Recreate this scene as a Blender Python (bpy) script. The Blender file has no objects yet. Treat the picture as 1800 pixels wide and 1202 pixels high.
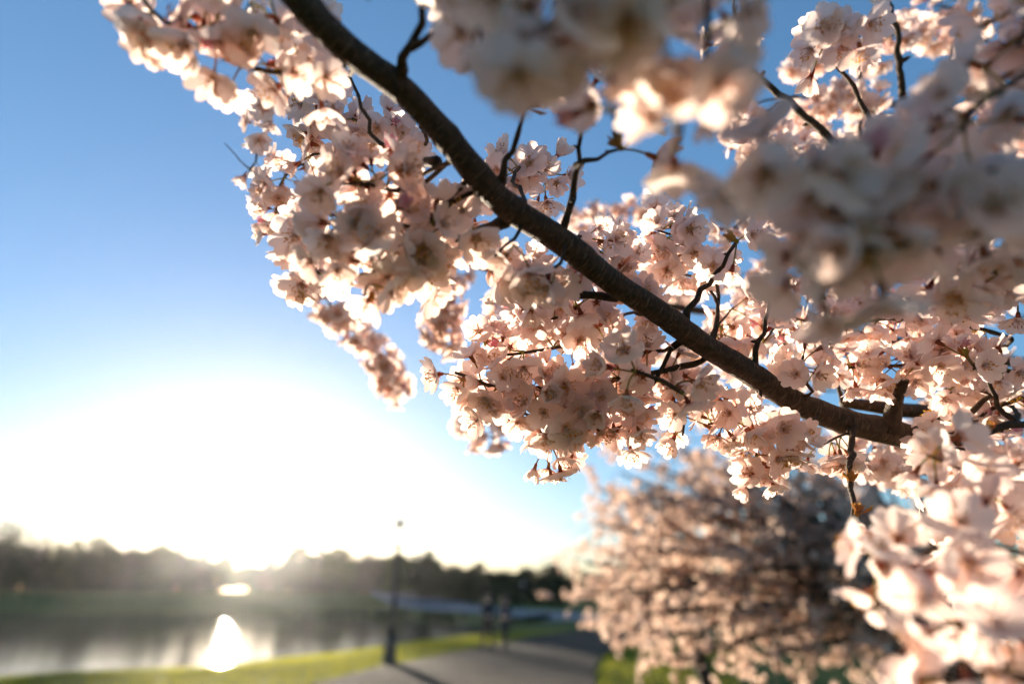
import bpy, math, random
import numpy as np
from mathutils import Vector, Matrix

random.seed(7)
rng = np.random.default_rng(7)
sc = bpy.context.scene
COL = sc.collection

# ---------------------------------------------------------------- camera
W, H, F = 1800.0, 1202.0, 1000.0          # layout units of the photograph, focal length in those units
HORIZON = 1045.0
PITCH = math.atan((HORIZON - H / 2) / F)
EYE = 1.75
CP, SP = math.cos(PITCH), math.sin(PITCH)
cd = bpy.data.cameras.new('camera')
cam = bpy.data.objects.new('camera', cd)
COL.objects.link(cam)
cd.sensor_width = 36
cd.lens = 36 * F / W
cam.location = (0, 0, EYE)
cam.rotation_euler = (math.pi / 2 + PITCH, 0, 0)
cd.clip_start = 0.02
cd.clip_end = 3000
cd.dof.use_dof = True
cd.dof.focus_distance = 0.565
cd.dof.aperture_fstop = 1.9
cd.dof.aperture_blades = 0
sc.camera = cam

# ---------------------------------------------------------------- sky, sun, exposure
SUN_EL, SUN_AZ = 3.9, -24.1               # degrees; azimuth left of straight ahead (+Y)
wd = bpy.data.worlds.new('World')
sc.world = wd
wd.use_nodes = True
nt = wd.node_tree
bg = nt.nodes['Background']
sky = nt.nodes.new('ShaderNodeTexSky')
sky.sky_type = 'NISHITA'
sky.sun_disc = False
sky.sun_elevation = math.radians(SUN_EL)
sky.sun_rotation = math.radians(SUN_AZ)
sky.air_density = 1.05
sky.dust_density = 0.8
sky.ozone_density = 4.4
gm = nt.nodes.new('ShaderNodeGamma')
gm.inputs[1].default_value = 0.72
nt.links.new(sky.outputs[0], gm.inputs[0])
nt.links.new(gm.outputs[0], bg.inputs[0])
bg.inputs[1].default_value = 0.148

sd = bpy.data.lights.new('sun', 'SUN')
sd.energy = 5.0
sd.angle = math.radians(0.53)
sd.color = (1.0, 0.86, 0.67)
sun = bpy.data.objects.new('sun', sd)
COL.objects.link(sun)
_e, _a = math.radians(SUN_EL), math.radians(SUN_AZ)
SUN_DIR = Vector((math.sin(_a) * math.cos(_e), math.cos(_a) * math.cos(_e), math.sin(_e)))
sun.rotation_euler = SUN_DIR.to_track_quat('Z', 'Y').to_euler()
sun.location = (-8, 18, 8)

vs = sc.view_settings
vs.view_transform = 'Standard'
vs.look = 'None'
vs.gamma = 1
vs.use_curve_mapping = False
vs.exposure = 1.87

sc.render.engine = 'CYCLES'
cy = sc.cycles
cy.max_bounces = 6
cy.diffuse_bounces = 4
cy.glossy_bounces = 3
cy.transmission_bounces = 5
cy.transparent_max_bounces = 6
cy.volume_bounces = 0
cy.sample_clamp_indirect = 6
cy.use_adaptive_sampling = True
cy.adaptive_threshold = 0.02
cy.use_light_tree = False
cy.use_denoising = True
try:
    cy.denoiser = 'OPENIMAGEDENOISE'
except Exception:
    pass


# ---------------------------------------------------------------- helpers
def P(px, py, d):
    """point seen at (px, py) of the photograph at depth d metres along the viewing axis"""
    r, u = (px - W / 2) / F * d, -(py - H / 2) / F * d
    return np.array([r, CP * d - SP * u, EYE + SP * d + CP * u])


def G(px, py, z=0.0):
    """ground point of height z seen at (px, py)"""
    a = P(px, py, 1.0) - np.array([0, 0, EYE])
    t = (z - EYE) / a[2]
    return a * t + np.array([0, 0, EYE])


def project(p):
    """world points (n,3) to pixel x, y and depth"""
    q = np.asarray(p) - np.array([0, 0, EYE])
    d = q[:, 1] * CP + q[:, 2] * SP
    u = -q[:, 1] * SP + q[:, 2] * CP
    d_ = np.where(np.abs(d) < 1e-6, 1e-6, d)
    return W / 2 + q[:, 0] / d_ * F, H / 2 - u / d_ * F, d


def mesh_np(name, verts, faces, mats, midx=None, smooth=True):
    """faces: list of arrays / tuples"""
    if isinstance(faces, np.ndarray):
        return mesh_fast(name, verts, faces.ravel(), np.full(len(faces), faces.shape[1]), mats, np.zeros(len(faces)) if midx is None else midx, smooth)
    me = bpy.data.meshes.new(name)
    me.from_pydata([tuple(v) for v in np.asarray(verts, float)], [], [tuple(int(i) for i in f) for f in faces])
    for m in mats:
        me.materials.append(m)
    if midx is not None:
        me.polygons.foreach_set('material_index', np.asarray(midx, dtype=np.int32))
    if smooth:
        me.polygons.foreach_set('use_smooth', np.ones(len(me.polygons), dtype=bool))
    me.update()
    return me


def mesh_fast(name, verts, loops, totals, mats, midx, smooth=True):
    me = bpy.data.meshes.new(name)
    verts = np.ascontiguousarray(verts, dtype=np.float32)
    me.vertices.add(len(verts))
    me.vertices.foreach_set('co', verts.ravel())
    me.loops.add(len(loops))
    me.loops.foreach_set('vertex_index', np.asarray(loops, dtype=np.int32))
    me.polygons.add(len(totals))
    totals = np.asarray(totals, dtype=np.int32)
    me.polygons.foreach_set('loop_start', np.concatenate([[0], np.cumsum(totals)[:-1]]).astype(np.int32))
    for m in mats:
        me.materials.append(m)
    me.polygons.foreach_set('material_index', np.asarray(midx, dtype=np.int32))
    me.polygons.foreach_set('use_smooth', np.full(len(totals), smooth, dtype=bool))
    me.update(calc_edges=True)
    me.validate()
    return me


def flat(tp):
    """template (v, f, m) as arrays for mesh_fast"""
    v, f, m = tp
    return np.asarray(v), np.concatenate([np.asarray(q) for q in f]), np.array([len(q) for q in f]), np.asarray(m)


class Fast:
    def __init__(self):
        self.v, self.l, self.t, self.m, self.n = [], [], [], [], 0

    def add(self, tp, R, o_):
        v, l, t, m = tp
        self.v.append(v @ R.T + o_)
        self.l.append(l + self.n)
        self.t.append(t)
        self.m.append(m)
        self.n += len(v)

    def mesh(self, name, mats, smooth=True):
        c = np.concatenate
        return mesh_fast(name, c(self.v), c(self.l), c(self.t), mats, c(self.m), smooth)


def obj(name, me, parent=None, label=None, category=None, group=None, kind=None):
    o = bpy.data.objects.new(name, me)
    COL.objects.link(o)
    if parent is not None:
        o.parent = parent
    if label:
        o['label'] = label
    if category:
        o['category'] = category
    if group:
        o['group'] = group
    if kind:
        o['kind'] = kind
    return o


def thing(name, label, category, loc=(0, 0, 0), rz=0.0, group=None):
    o = obj(name, None, None, label, category, group)
    o.location = loc
    o.rotation_euler = (0, 0, rz)
    o.empty_display_size = 0.2
    return o


class Acc:
    """collects verts / faces / material indices into one mesh"""
    def __init__(self):
        self.v, self.f, self.m, self.n = [], [], [], 0

    def add(self, v, f, m=0):
        v = np.asarray(v, float)
        self.v.append(v)
        k = self.n
        if isinstance(m, int):
            self.m.extend([m] * len(f))
        else:
            self.m.extend(list(m))
        self.f.extend([tuple(i + k for i in q) for q in f])
        self.n += len(v)

    def mesh(self, name, mats, smooth=True):
        return mesh_np(name, np.concatenate(self.v), self.f, mats, self.m, smooth)


def catmull(pts, rad, step):
    pts = np.asarray(pts, float)
    rad = np.asarray(rad, float)
    if len(pts) == 2:
        n = max(2, int(np.linalg.norm(pts[1] - pts[0]) / step))
        t = np.linspace(0, 1, n + 1)[:, None]
        return pts[0] * (1 - t) + pts[1] * t, (rad[0] * (1 - t) + rad[1] * t)[:, 0]
    p = np.vstack([2 * pts[0] - pts[1], pts, 2 * pts[-1] - pts[-2]])
    out, ro = [], []
    for i in range(len(pts) - 1):
        n = max(2, int(np.linalg.norm(pts[i + 1] - pts[i]) / step))
        for k in range(n):
            t = k / n
            a, b, c, d = p[i], p[i + 1], p[i + 2], p[i + 3]
            out.append(0.5 * ((2 * b) + (c - a) * t + (2 * a - 5 * b + 4 * c - d) * t * t + (3 * b - a - 3 * c + d) * t ** 3))
            ro.append(rad[i] * (1 - t) + rad[i + 1] * t)
    out.append(pts[-1])
    ro.append(rad[-1])
    return np.array(out), np.array(ro)


def tube(path, rad, sides=8, cap=True, lump=0.0, seed=0):
    path = np.asarray(path, float)
    n = len(path)
    tan = np.gradient(path, axis=0)
    tan /= np.linalg.norm(tan, axis=1)[:, None] + 1e-12
    up = np.array([0.31, 0.17, 0.93])
    r_ = np.random.default_rng(seed + 11)
    vs_, fs = [], []
    prev = np.cross(tan[0], up)
    prev /= np.linalg.norm(prev) + 1e-12
    ph = r_.uniform(0, 6.28, 6)
    for i in range(n):
        a = prev - tan[i] * np.dot(prev, tan[i])
        a /= np.linalg.norm(a) + 1e-12
        prev = a
        b = np.cross(tan[i], a)
        th = np.arange(sides) / sides * 2 * math.pi
        rr = rad[i] * (1 + lump * (np.sin(2 * th + ph[0] + i * .13) * .5 + np.sin(3 * th + ph[1] - i * .21) * .35 + np.sin(i * .45 + ph[2]) * .35 + r_.normal(0, .25, sides)))
        vs_.append(path[i] + np.outer(np.cos(th) * rr, a) + np.outer(np.sin(th) * rr, b))
    for i in range(n - 1):
        for k in range(sides):
            k2 = (k + 1) % sides
            fs.append((i * sides + k, i * sides + k2, (i + 1) * sides + k2, (i + 1) * sides + k))
    v = np.concatenate(vs_)
    if cap:
        v = np.vstack([v, path[0] - tan[0] * rad[0] * .3, path[-1] + tan[-1] * rad[-1] * .6])
        c0, c1 = len(v) - 2, len(v) - 1
        for k in range(sides):
            k2 = (k + 1) % sides
            fs.append((k2, k, c0))
            fs.append(((n - 1) * sides + k, (n - 1) * sides + k2, c1))
    return v, fs


def lathe(prof, seg=20):
    v, f = [], []
    for r, z in prof:
        for k in range(seg):
            t = 2 * math.pi * k / seg
            v.append((r * math.cos(t), r * math.sin(t), z))
    for i in range(len(prof) - 1):
        for k in range(seg):
            k2 = (k + 1) % seg
            f.append((i * seg + k, i * seg + k2, (i + 1) * seg + k2, (i + 1) * seg + k))
    f.append(tuple(range(seg))[::-1])
    f.append(tuple((len(prof) - 1) * seg + k for k in range(seg)))
    return np.array(v), f


def box(x0, x1, y0, y1, z0, z1):
    v = [(x, y, z) for z in (z0, z1) for y in (y0, y1) for x in (x0, x1)]
    f = [(0, 2, 3, 1), (4, 5, 7, 6), (0, 1, 5, 4), (2, 6, 7, 3), (0, 4, 6, 2), (1, 3, 7, 5)]
    return np.array(v, float), f


# ---------------------------------------------------------------- materials
def new_mat(name):
    m = bpy.data.materials.new(name)
    m.use_nodes = True
    t = m.node_tree
    t.nodes.clear()
    out = t.nodes.new('ShaderNodeOutputMaterial')
    return m, t, out


def noise_col(t, c1, c2, scale, detail=3.0, lo=0.35, hi=0.65, coord='pos', vec_scale=None):
    tx = t.nodes.new('ShaderNodeTexNoise')
    tx.inputs['Scale'].default_value = scale
    tx.inputs['Detail'].default_value = detail
    if coord == 'pos':
        g = t.nodes.new('ShaderNodeNewGeometry')
        src = g.outputs['Position']
    else:
        g = t.nodes.new('ShaderNodeTexCoord')
        src = g.outputs['Object']
    if vec_scale:
        mp = t.nodes.new('ShaderNodeMapping')
        mp.inputs['Scale'].default_value = vec_scale
        t.links.new(src, mp.inputs['Vector'])
        src = mp.outputs['Vector']
    t.links.new(src, tx.inputs['Vector'])
    r = t.nodes.new('ShaderNodeValToRGB')
    r.color_ramp.elements[0].position = lo
    r.color_ramp.elements[1].position = hi
    r.color_ramp.elements[0].color = (*c1, 1)
    r.color_ramp.elements[1].color = (*c2, 1)
    t.links.new(tx.outputs['Fac'], r.inputs['Fac'])
    return r.outputs['Color'], tx.outputs['Fac'], src


def mat_leafy(name, c1, c2, scale, trans=0.5, tcol=None, gloss=0.0):
    """thin translucent tissue: petals, leaves, grass"""
    m, t, out = new_mat(name)
    col, fac, _ = noise_col(t, c1, c2, scale)
    d = t.nodes.new('ShaderNodeBsdfDiffuse')
    tr = t.nodes.new('ShaderNodeBsdfTranslucent')
    mx = t.nodes.new('ShaderNodeMixShader')
    mx.inputs[0].default_value = trans
    t.links.new(col, d.inputs['Color'])
    if tcol:
        mc = t.nodes.new('ShaderNodeMix')
        mc.data_type = 'RGBA'
        mc.blend_type = 'MULTIPLY'
        mc.inputs[0].default_value = 1
        t.links.new(col, mc.inputs[6])
        mc.inputs[7].default_value = (*tcol, 1)
        t.links.new(mc.outputs[2], tr.inputs['Color'])
    else:
        t.links.new(col, tr.inputs['Color'])
    t.links.new(d.outputs[0], mx.inputs[1])
    t.links.new(tr.outputs[0], mx.inputs[2])
    res = mx.outputs[0]
    if gloss:
        gl = t.nodes.new('ShaderNodeBsdfGlossy')
        gl.inputs['Roughness'].default_value = 0.45
        m2 = t.nodes.new('ShaderNodeMixShader')
        m2.inputs[0].default_value = gloss
        t.links.new(res, m2.inputs[1])
        t.links.new(gl.outputs[0], m2.inputs[2])
        res = m2.outputs[0]
    t.links.new(res, out.inputs['Surface'])
    return m


def mat_plain(name, c1, c2, scale=8.0, rough=0.7, bump=0.0, bscale=40.0, metallic=0.0, coord='pos', vec_scale=None, detail=4.0, dist=0.01, spec=0.5):
    m, t, out = new_mat(name)
    b = t.nodes.new('ShaderNodeBsdfPrincipled')
    col, fac, src = noise_col(t, c1, c2, scale, detail, coord=coord, vec_scale=vec_scale)
    t.links.new(col, b.inputs['Base Color'])
    b.inputs['Roughness'].default_value = rough
    b.inputs['Metallic'].default_value = metallic
    b.inputs['Specular IOR Level'].default_value = spec
    if bump:
        n2 = t.nodes.new('ShaderNodeTexNoise')
        n2.inputs['Scale'].default_value = bscale
        n2.inputs['Detail'].default_value = 5
        t.links.new(src, n2.inputs['Vector'])
        bp = t.nodes.new('ShaderNodeBump')
        bp.inputs['Strength'].default_value = bump
        bp.inputs['Distance'].default_value = dist
        t.links.new(n2.outputs['Fac'], bp.inputs['Height'])
        t.links.new(bp.outputs[0], b.inputs['Normal'])
    t.links.new(b.outputs[0], out.inputs['Surface'])
    return m


M = {}
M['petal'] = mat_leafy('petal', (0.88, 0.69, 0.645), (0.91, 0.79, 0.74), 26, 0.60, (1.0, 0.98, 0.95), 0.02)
M['petal_base'] = mat_leafy('petal_base', (0.72, 0.42, 0.34), (0.84, 0.62, 0.50), 60, 0.5)
M['petal_pink'] = mat_leafy('petal_pink', (0.74, 0.32, 0.40), (0.84, 0.52, 0.54), 60, 0.42)
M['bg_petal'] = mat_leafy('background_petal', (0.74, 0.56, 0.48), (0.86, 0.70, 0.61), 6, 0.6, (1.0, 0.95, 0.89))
M['calyx'] = mat_leafy('calyx', (0.30, 0.06, 0.05), (0.36, 0.16, 0.07), 90, 0.25)
M['pedicel'] = mat_leafy('pedicel', (0.34, 0.34, 0.08), (0.36, 0.20, 0.08), 40, 0.3)
M['heart'] = mat_leafy('blossom_heart', (0.55, 0.20, 0.10), (0.62, 0.34, 0.10), 120, 0.3)
M['filament'] = mat_leafy('filament', (0.85, 0.62, 0.58), (0.9, 0.75, 0.7), 90, 0.4)
M['anther'] = mat_leafy('anther', (0.85, 0.50, 0.07), (0.66, 0.26, 0.05), 200, 0.2)
M['leaf_bud'] = mat_leafy('leaf_bud', (0.42, 0.15, 0.05), (0.36, 0.30, 0.06), 55, 0.4)
M['grass'] = mat_leafy('grass_blades', (0.19, 0.205, 0.02), (0.33, 0.31, 0.035), 1.2, 0.62)
M['ground'] = mat_plain('ground_turf', (0.075, 0.085, 0.012), (0.14, 0.135, 0.022), 0.8, 0.95, 0.6, 14, dist=0.05, spec=0.1)
M['path'] = mat_plain('path_asphalt', (0.055, 0.039, 0.028), (0.085, 0.061, 0.045), 1.1, 1.0, 0.35, 60, spec=0.05)
M['road'] = mat_plain('road_surface', (0.085, 0.09, 0.095), (0.12, 0.125, 0.13), 0.3, 0.7, spec=0.4)
M['dark_metal'] = mat_plain('painted_iron', (0.010, 0.013, 0.012), (0.022, 0.024, 0.022), 20, 0.45, 0.1, 80)
M['globe'], _t, _o = new_mat('frosted_globe')
_a, _b, _m = _t.nodes.new('ShaderNodeBsdfTransparent'), _t.nodes.new('ShaderNodeBsdfTranslucent'), _t.nodes.new('ShaderNodeMixShader')
_b.inputs['Color'].default_value = (0.85, 0.85, 0.82, 1)
_a.inputs['Color'].default_value = (0.95, 0.95, 0.93, 1)
_m.inputs[0].default_value = 0.45
_t.links.new(_a.outputs[0], _m.inputs[1])
_t.links.new(_b.outputs[0], _m.inputs[2])
_t.links.new(_m.outputs[0], _o.inputs['Surface'])
M['far_bark'] = mat_plain('far_bark', (0.045, 0.035, 0.026), (0.09, 0.07, 0.05), 6, 0.9, 0.5, 20)
M['evergreen'] = mat_leafy('evergreen_foliage', (0.022, 0.034, 0.014), (0.05, 0.062, 0.022), 0.6, 0.2)
M['leaf_green'] = mat_leafy('spring_foliage', (0.04, 0.055, 0.015), (0.085, 0.095, 0.028), 0.5, 0.3)
M['bare_twig'] = mat_leafy('bare_twigs', (0.055, 0.042, 0.028), (0.10, 0.08, 0.05), 0.6, 0.15)
M['render_wall'] = mat_plain('pale_render', (0.62, 0.54, 0.46), (0.70, 0.62, 0.54), 1, 0.9)
M['roof'] = mat_plain('grey_roof', (0.10, 0.09, 0.085), (0.14, 0.13, 0.12), 2, 0.8)
M['glass'] = mat_plain('window_glass', (0.03, 0.035, 0.04), (0.04, 0.045, 0.05), 1, 0.1)
M['jacket_dark'] = mat_plain('dark_jacket', (0.012, 0.012, 0.016), (0.025, 0.024, 0.03), 9, 0.9)
M['jacket_blue'] = mat_plain('navy_coat', (0.014, 0.018, 0.030), (0.024, 0.03, 0.045), 9, 0.9)
M['trouser'] = mat_plain('dark_trousers', (0.016, 0.015, 0.014), (0.03, 0.028, 0.026), 9, 0.9)
M['trouser_rust'] = mat_plain('rust_trousers', (0.05, 0.02, 0.012), (0.08, 0.03, 0.016), 9, 0.9)
M['skin'] = mat_plain('skin', (0.45, 0.27, 0.20), (0.52, 0.33, 0.25), 9, 0.6)
M['hair'] = mat_plain('dark_hair', (0.012, 0.009, 0.007), (0.03, 0.02, 0.014), 60, 0.6)


def bark_material():
    m, t, out = new_mat('cherry_bark')
    b = t.nodes.new('ShaderNodeBsdfPrincipled')
    col, fac, src = noise_col(t, (0.030, 0.019, 0.011), (0.085, 0.052, 0.030), 160, 6, 0.3, 0.75)
    # pale lenticels: small elongated cells
    vo = t.nodes.new('ShaderNodeTexVoronoi')
    vo.inputs['Scale'].default_value = 210
    t.links.new(src, vo.inputs['Vector'])
    rp = t.nodes.new('ShaderNodeValToRGB')
    rp.color_ramp.elements[0].position = 0.12
    rp.color_ramp.elements[1].position = 0.26
    rp.color_ramp.elements[0].color = (1, 1, 1, 1)
    rp.color_ramp.elements[1].color = (0, 0, 0, 1)
    t.links.new(vo.outputs['Distance'], rp.inputs['Fac'])
    n3 = t.nodes.new('ShaderNodeTexNoise')
    n3.inputs['Scale'].default_value = 35
    t.links.new(src, n3.inputs['Vector'])
    gate = t.nodes.new('ShaderNodeMath')
    gate.operation = 'GREATER_THAN'
    gate.inputs[1].default_value = 0.56
    t.links.new(n3.outputs['Fac'], gate.inputs[0])
    mul = t.nodes.new('ShaderNodeMath')
    mul.operation = 'MULTIPLY'
    t.links.new(rp.outputs['Color'], mul.inputs[0])
    t.links.new(gate.outputs[0], mul.inputs[1])
    al = t.nodes.new('ShaderNodeAttribute')
    al.attribute_name = 'along'
    mp = t.nodes.new('ShaderNodeMapping')
    mp.inputs['Scale'].default_value = (70, 70, 620)
    t.links.new(al.outputs['Vector'], mp.inputs['Vector'])
    bn = t.nodes.new('ShaderNodeTexNoise')
    bn.inputs['Scale'].default_value = 1.0
    bn.inputs['Detail'].default_value = 2
    t.links.new(mp.outputs['Vector'], bn.inputs['Vector'])
    br = t.nodes.new('ShaderNodeValToRGB')
    br.color_ramp.elements[0].position = 0.58
    br.color_ramp.elements[1].position = 0.66
    t.links.new(bn.outputs['Fac'], br.inputs['Fac'])
    mx = t.nodes.new('ShaderNodeMath')
    mx.operation = 'MAXIMUM'
    t.links.new(mul.outputs[0], mx.inputs[0])
    t.links.new(br.outputs['Color'], mx.inputs[1])
    mul = mx
    mc = t.nodes.new('ShaderNodeMix')
    mc.data_type = 'RGBA'
    t.links.new(mul.outputs[0], mc.inputs[0])
    t.links.new(col, mc.inputs[6])
    mc.inputs[7].default_value = (0.15, 0.105, 0.072, 1)
    t.links.new(mc.outputs[2], b.inputs['Base Color'])
    b.inputs['Roughness'].default_value = 0.75
    b.inputs['Specular IOR Level'].default_value = 0.25
    n2 = t.nodes.new('ShaderNodeTexNoise')
    n2.inputs['Scale'].default_value = 220
    n2.inputs['Detail'].default_value = 6
    t.links.new(src, n2.inputs['Vector'])
    ad = t.nodes.new('ShaderNodeMath')
    ad.operation = 'ADD'
    t.links.new(n2.outputs['Fac'], ad.inputs[0])
    t.links.new(mul.outputs[0], ad.inputs[1])
    bp = t.nodes.new('ShaderNodeBump')
    bp.inputs['Strength'].default_value = 1.0
    bp.inputs['Distance'].default_value = 0.002
    t.links.new(ad.outputs[0], bp.inputs['Height'])
    t.links.new(bp.outputs[0], b.inputs['Normal'])
    t.links.new(b.outputs[0], out.inputs['Surface'])
    return m


M['bark'] = bark_material()


def water_material():
    m, t, out = new_mat('pond_water')
    b = t.nodes.new('ShaderNodeBsdfPrincipled')
    b.inputs['Base Color'].default_value = (0.012, 0.016, 0.012, 1)
    b.inputs['Roughness'].default_value = 0.07
    b.inputs['IOR'].default_value = 1.33
    g = t.nodes.new('ShaderNodeNewGeometry')
    h = None
    for s, k in ((1.1, 1.0), (4.5, 0.30)):
        n = t.nodes.new('ShaderNodeTexNoise')
        n.inputs['Scale'].default_value = s
        n.inputs['Detail'].default_value = 2
        t.links.new(g.outputs['Position'], n.inputs['Vector'])
        mu = t.nodes.new('ShaderNodeMath')
        mu.operation = 'MULTIPLY'
        mu.inputs[1].default_value = k
        t.links.new(n.outputs['Fac'], mu.inputs[0])
        if h is None:
            h = mu.outputs[0]
        else:
            a = t.nodes.new('ShaderNodeMath')
            t.links.new(h, a.inputs[0])
            t.links.new(mu.outputs[0], a.inputs[1])
            h = a.outputs[0]
    bp = t.nodes.new('ShaderNodeBump')
    bp.inputs['Strength'].default_value = 0.5
    bp.inputs['Distance'].default_value = 0.036
    t.links.new(h, bp.inputs['Height'])
    t.links.new(bp.outputs[0], b.inputs['Normal'])
    t.links.new(b.outputs[0], out.inputs['Surface'])
    return m


M['water'] = water_material()

# ---------------------------------------------------------------- ground, pond, path, road
WATER_Z = -0.45
near_edge = [G(x, y, WATER_Z)[:2] for x, y in [(-120, 1200), (0, 1187), (134, 1180), (301, 1174), (368, 1172), (435, 1160), (502, 1152), (600, 1144), (667, 1132), (750, 1121), (851, 1110)]]
far_edge = [G(x, y, WATER_Z)[:2] for x, y in [(900, 1098), (800, 1094), (700, 1090), (620, 1086), (540, 1081), (450, 1079), (300, 1078), (150, 1077), (0, 1077), (-200, 1080)]]
left_close = [np.array([-60.0, 60.0]), np.array([-34.0, 20.0]), np.array([-22.0, 11.5])]
pond = np.array(near_edge + far_edge + left_close)


def poly_sd(pts, poly):
    """signed distance to polygon, negative inside"""
    x, y = pts[:, 0], pts[:, 1]
    ins = np.zeros(len(pts), bool)
    dist = np.full(len(pts), 1e9)
    n = len(poly)
    for i in range(n):
        a, b = poly[i], poly[(i + 1) % n]
        c = ((a[1] > y) != (b[1] > y)) & (x < (b[0] - a[0]) * (y - a[1]) / (b[1] - a[1] + 1e-12) + a[0])
        ins ^= c
        e = b - a
        t = np.clip(((pts - a) @ e) / (e @ e + 1e-12), 0, 1)
        dist = np.minimum(dist, np.linalg.norm(pts - (a + t[:, None] * e), axis=1))
    return np.where(ins, -dist, dist)


def smooth01(t):
    t = np.clip(t, 0, 1)
    return t * t * (3 - 2 * t)


def ground_z(xy):
    xy = np.atleast_2d(np.asarray(xy, float))
    sdv = poly_sd(xy, pond)
    z = np.where(sdv < 0, WATER_Z - 0.04 - 0.5 * smooth01(-sdv / 6), WATER_Z - 0.04 + (0.04 - WATER_Z) * smooth01((sdv + .05) / 6.0))
    rise = 2.4 * smooth01((xy[:, 1] - 82) / 50) * smooth01((25 - xy[:, 0]) / 60)
    z = z + np.where(sdv > 0, rise * smooth01(sdv / 12), 0)
    z = z + np.where(sdv > 6.0, 0.03 * np.sin(xy[:, 0] * .9 + 1) * np.sin(xy[:, 1] * .7), 0) * (np.abs(xy[:, 1]) < 60)
    return z


xs = np.unique(np.concatenate([np.linspace(-450, -80, 12), np.linspace(-80, -30, 21), np.linspace(-30, 22, 90), np.linspace(22, 80, 15), np.linspace(80, 450, 10)]))
ys = np.unique(np.concatenate([np.linspace(-60, 0, 7), np.linspace(0, 34, 70), np.linspace(34, 160, 64), np.linspace(160, 480, 12)]))
gx, gy = np.meshgrid(xs, ys)
gxy = np.stack([gx.ravel(), gy.ravel()], 1)
gz = ground_z(gxy)
nx = len(xs)
gf = [(j * nx + i, j * nx + i + 1, (j + 1) * nx + i + 1, (j + 1) * nx + i) for j in range(len(ys) - 1) for i in range(nx - 1)]
obj('ground', mesh_np('ground', np.column_stack([gxy, gz]), gf, [M['ground']]), kind='structure', label='mown lawn and low banks around the pond')

# water sheet, a little wider than the pond so that the banks cut it
cen = pond.mean(0)
wp = np.array([p + (p - cen) / np.linalg.norm(p - cen) * 0.5 for p in pond])
obj('pond_water', mesh_np('pond_water', np.column_stack([wp, np.full(len(wp), WATER_Z)]), [tuple(range(len(wp)))], [M['water']], smooth=False), kind='structure', label='rippled pond reflecting the low sun')


def ribbon(name, left, right, z, mat, label, thick=0.0):
    left, _ = catmull(left, np.zeros(len(left)), 0.8)
    right2, _ = catmull(right, np.zeros(len(right)), 0.8)
    n = 40
    li = np.linspace(0, len(left) - 1, n)
    ri = np.linspace(0, len(right2) - 1, n)
    L = np.stack([np.interp(li, np.arange(len(left)), left[:, k]) for k in range(2)], 1)
    R = np.stack([np.interp(ri, np.arange(len(right2)), right2[:, k]) for k in range(2)], 1)
    m_ = 6
    v, f = [], []
    for i in range(n):
        for k in range(m_ + 1):
            q = L[i] * (1 - k / m_) + R[i] * k / m_
            v.append((q[0], q[1], 0))
    v = np.array(v)
    v[:, 2] = ground_z(v[:, :2]) + z
    for i in range(n - 1):
        for k in range(m_):
            a = i * (m_ + 1) + k
            f.append((a, a + 1, a + m_ + 2, a + m_ + 1))
    return obj(name, mesh_np(name, v, f, [mat]), kind='structure', label=label)


pl = [G(300, 1290)[:2], G(430, 1240)[:2], G(583, 1198)[:2], G(684, 1170)[:2], G(760, 1154)[:2], G(844, 1138)[:2], G(968, 1115)[:2], G(1120, 1098)[:2], G(1250, 1088)[:2]]
pr = [G(1040, 1330)[:2], G(1045, 1240)[:2], G(1046, 1198)[:2], G(1048, 1170)[:2], G(1062, 1150)[:2], G(1100, 1136)[:2], G(1160, 1120)[:2], G(1250, 1106)[:2], G(1350, 1097)[:2]]
ribbon('path', [np.append(p, 0)[:2] for p in pl], pr, 0.045, M['path'], 'asphalt footpath curving away beside the pond')
rl = [G(1150, 1090)[:2], G(960, 1074)[:2], G(800, 1064.5)[:2], G(700, 1058.5)[:2], G(612, 1054)[:2]]
rr_ = [G(1150, 1104)[:2], G(960, 1087)[:2], G(800, 1076)[:2], G(700, 1068)[:2], G(612, 1059)[:2]]
ribbon('road', rl, rr_, 0.09, M['road'], 'pale road running along the far bank')


# lawn blades where they can be seen
def grass():
    n = 150000
    x = rng.uniform(-24, 9, n)
    y = rng.uniform(8.5, 34, n)
    xy = np.stack([x, y], 1)
    keep = poly_sd(xy, pond) > 0.25
    pth = np.array([np.array(q) for q in pl] + [np.array(q) for q in pr[::-1]])
    keep &= poly_sd(xy, pth) > 0.06
    px, py, d = project(np.column_stack([xy, np.zeros(n)]))
    keep &= (px > -60) & (px < 1300) & (py < 1260)
    xy = xy[keep]
    n = len(xy)
    z = ground_z(xy)
    h = rng.uniform(0.035, 0.10, n)
    w_ = rng.uniform(0.008, 0.016, n)
    a = rng.uniform(0, 6.283, n)
    lean = rng.normal(0, 0.025, (n, 2))
    b0 = np.column_stack([xy[:, 0] - np.cos(a) * w_, xy[:, 1] - np.sin(a) * w_, z - .005])
    b1 = np.column_stack([xy[:, 0] + np.cos(a) * w_, xy[:, 1] + np.sin(a) * w_, z - .005])
    tp = np.column_stack([xy + lean, z + h])
    v = np.stack([b0, b1, tp], 1).reshape(-1, 3)
    obj('grass', mesh_np('grass', v, np.arange(3 * n).reshape(-1, 3), [M['grass']], smooth=False), label='short sunlit grass beside the path and pond', category='grass', kind='stuff')


grass()


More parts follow.
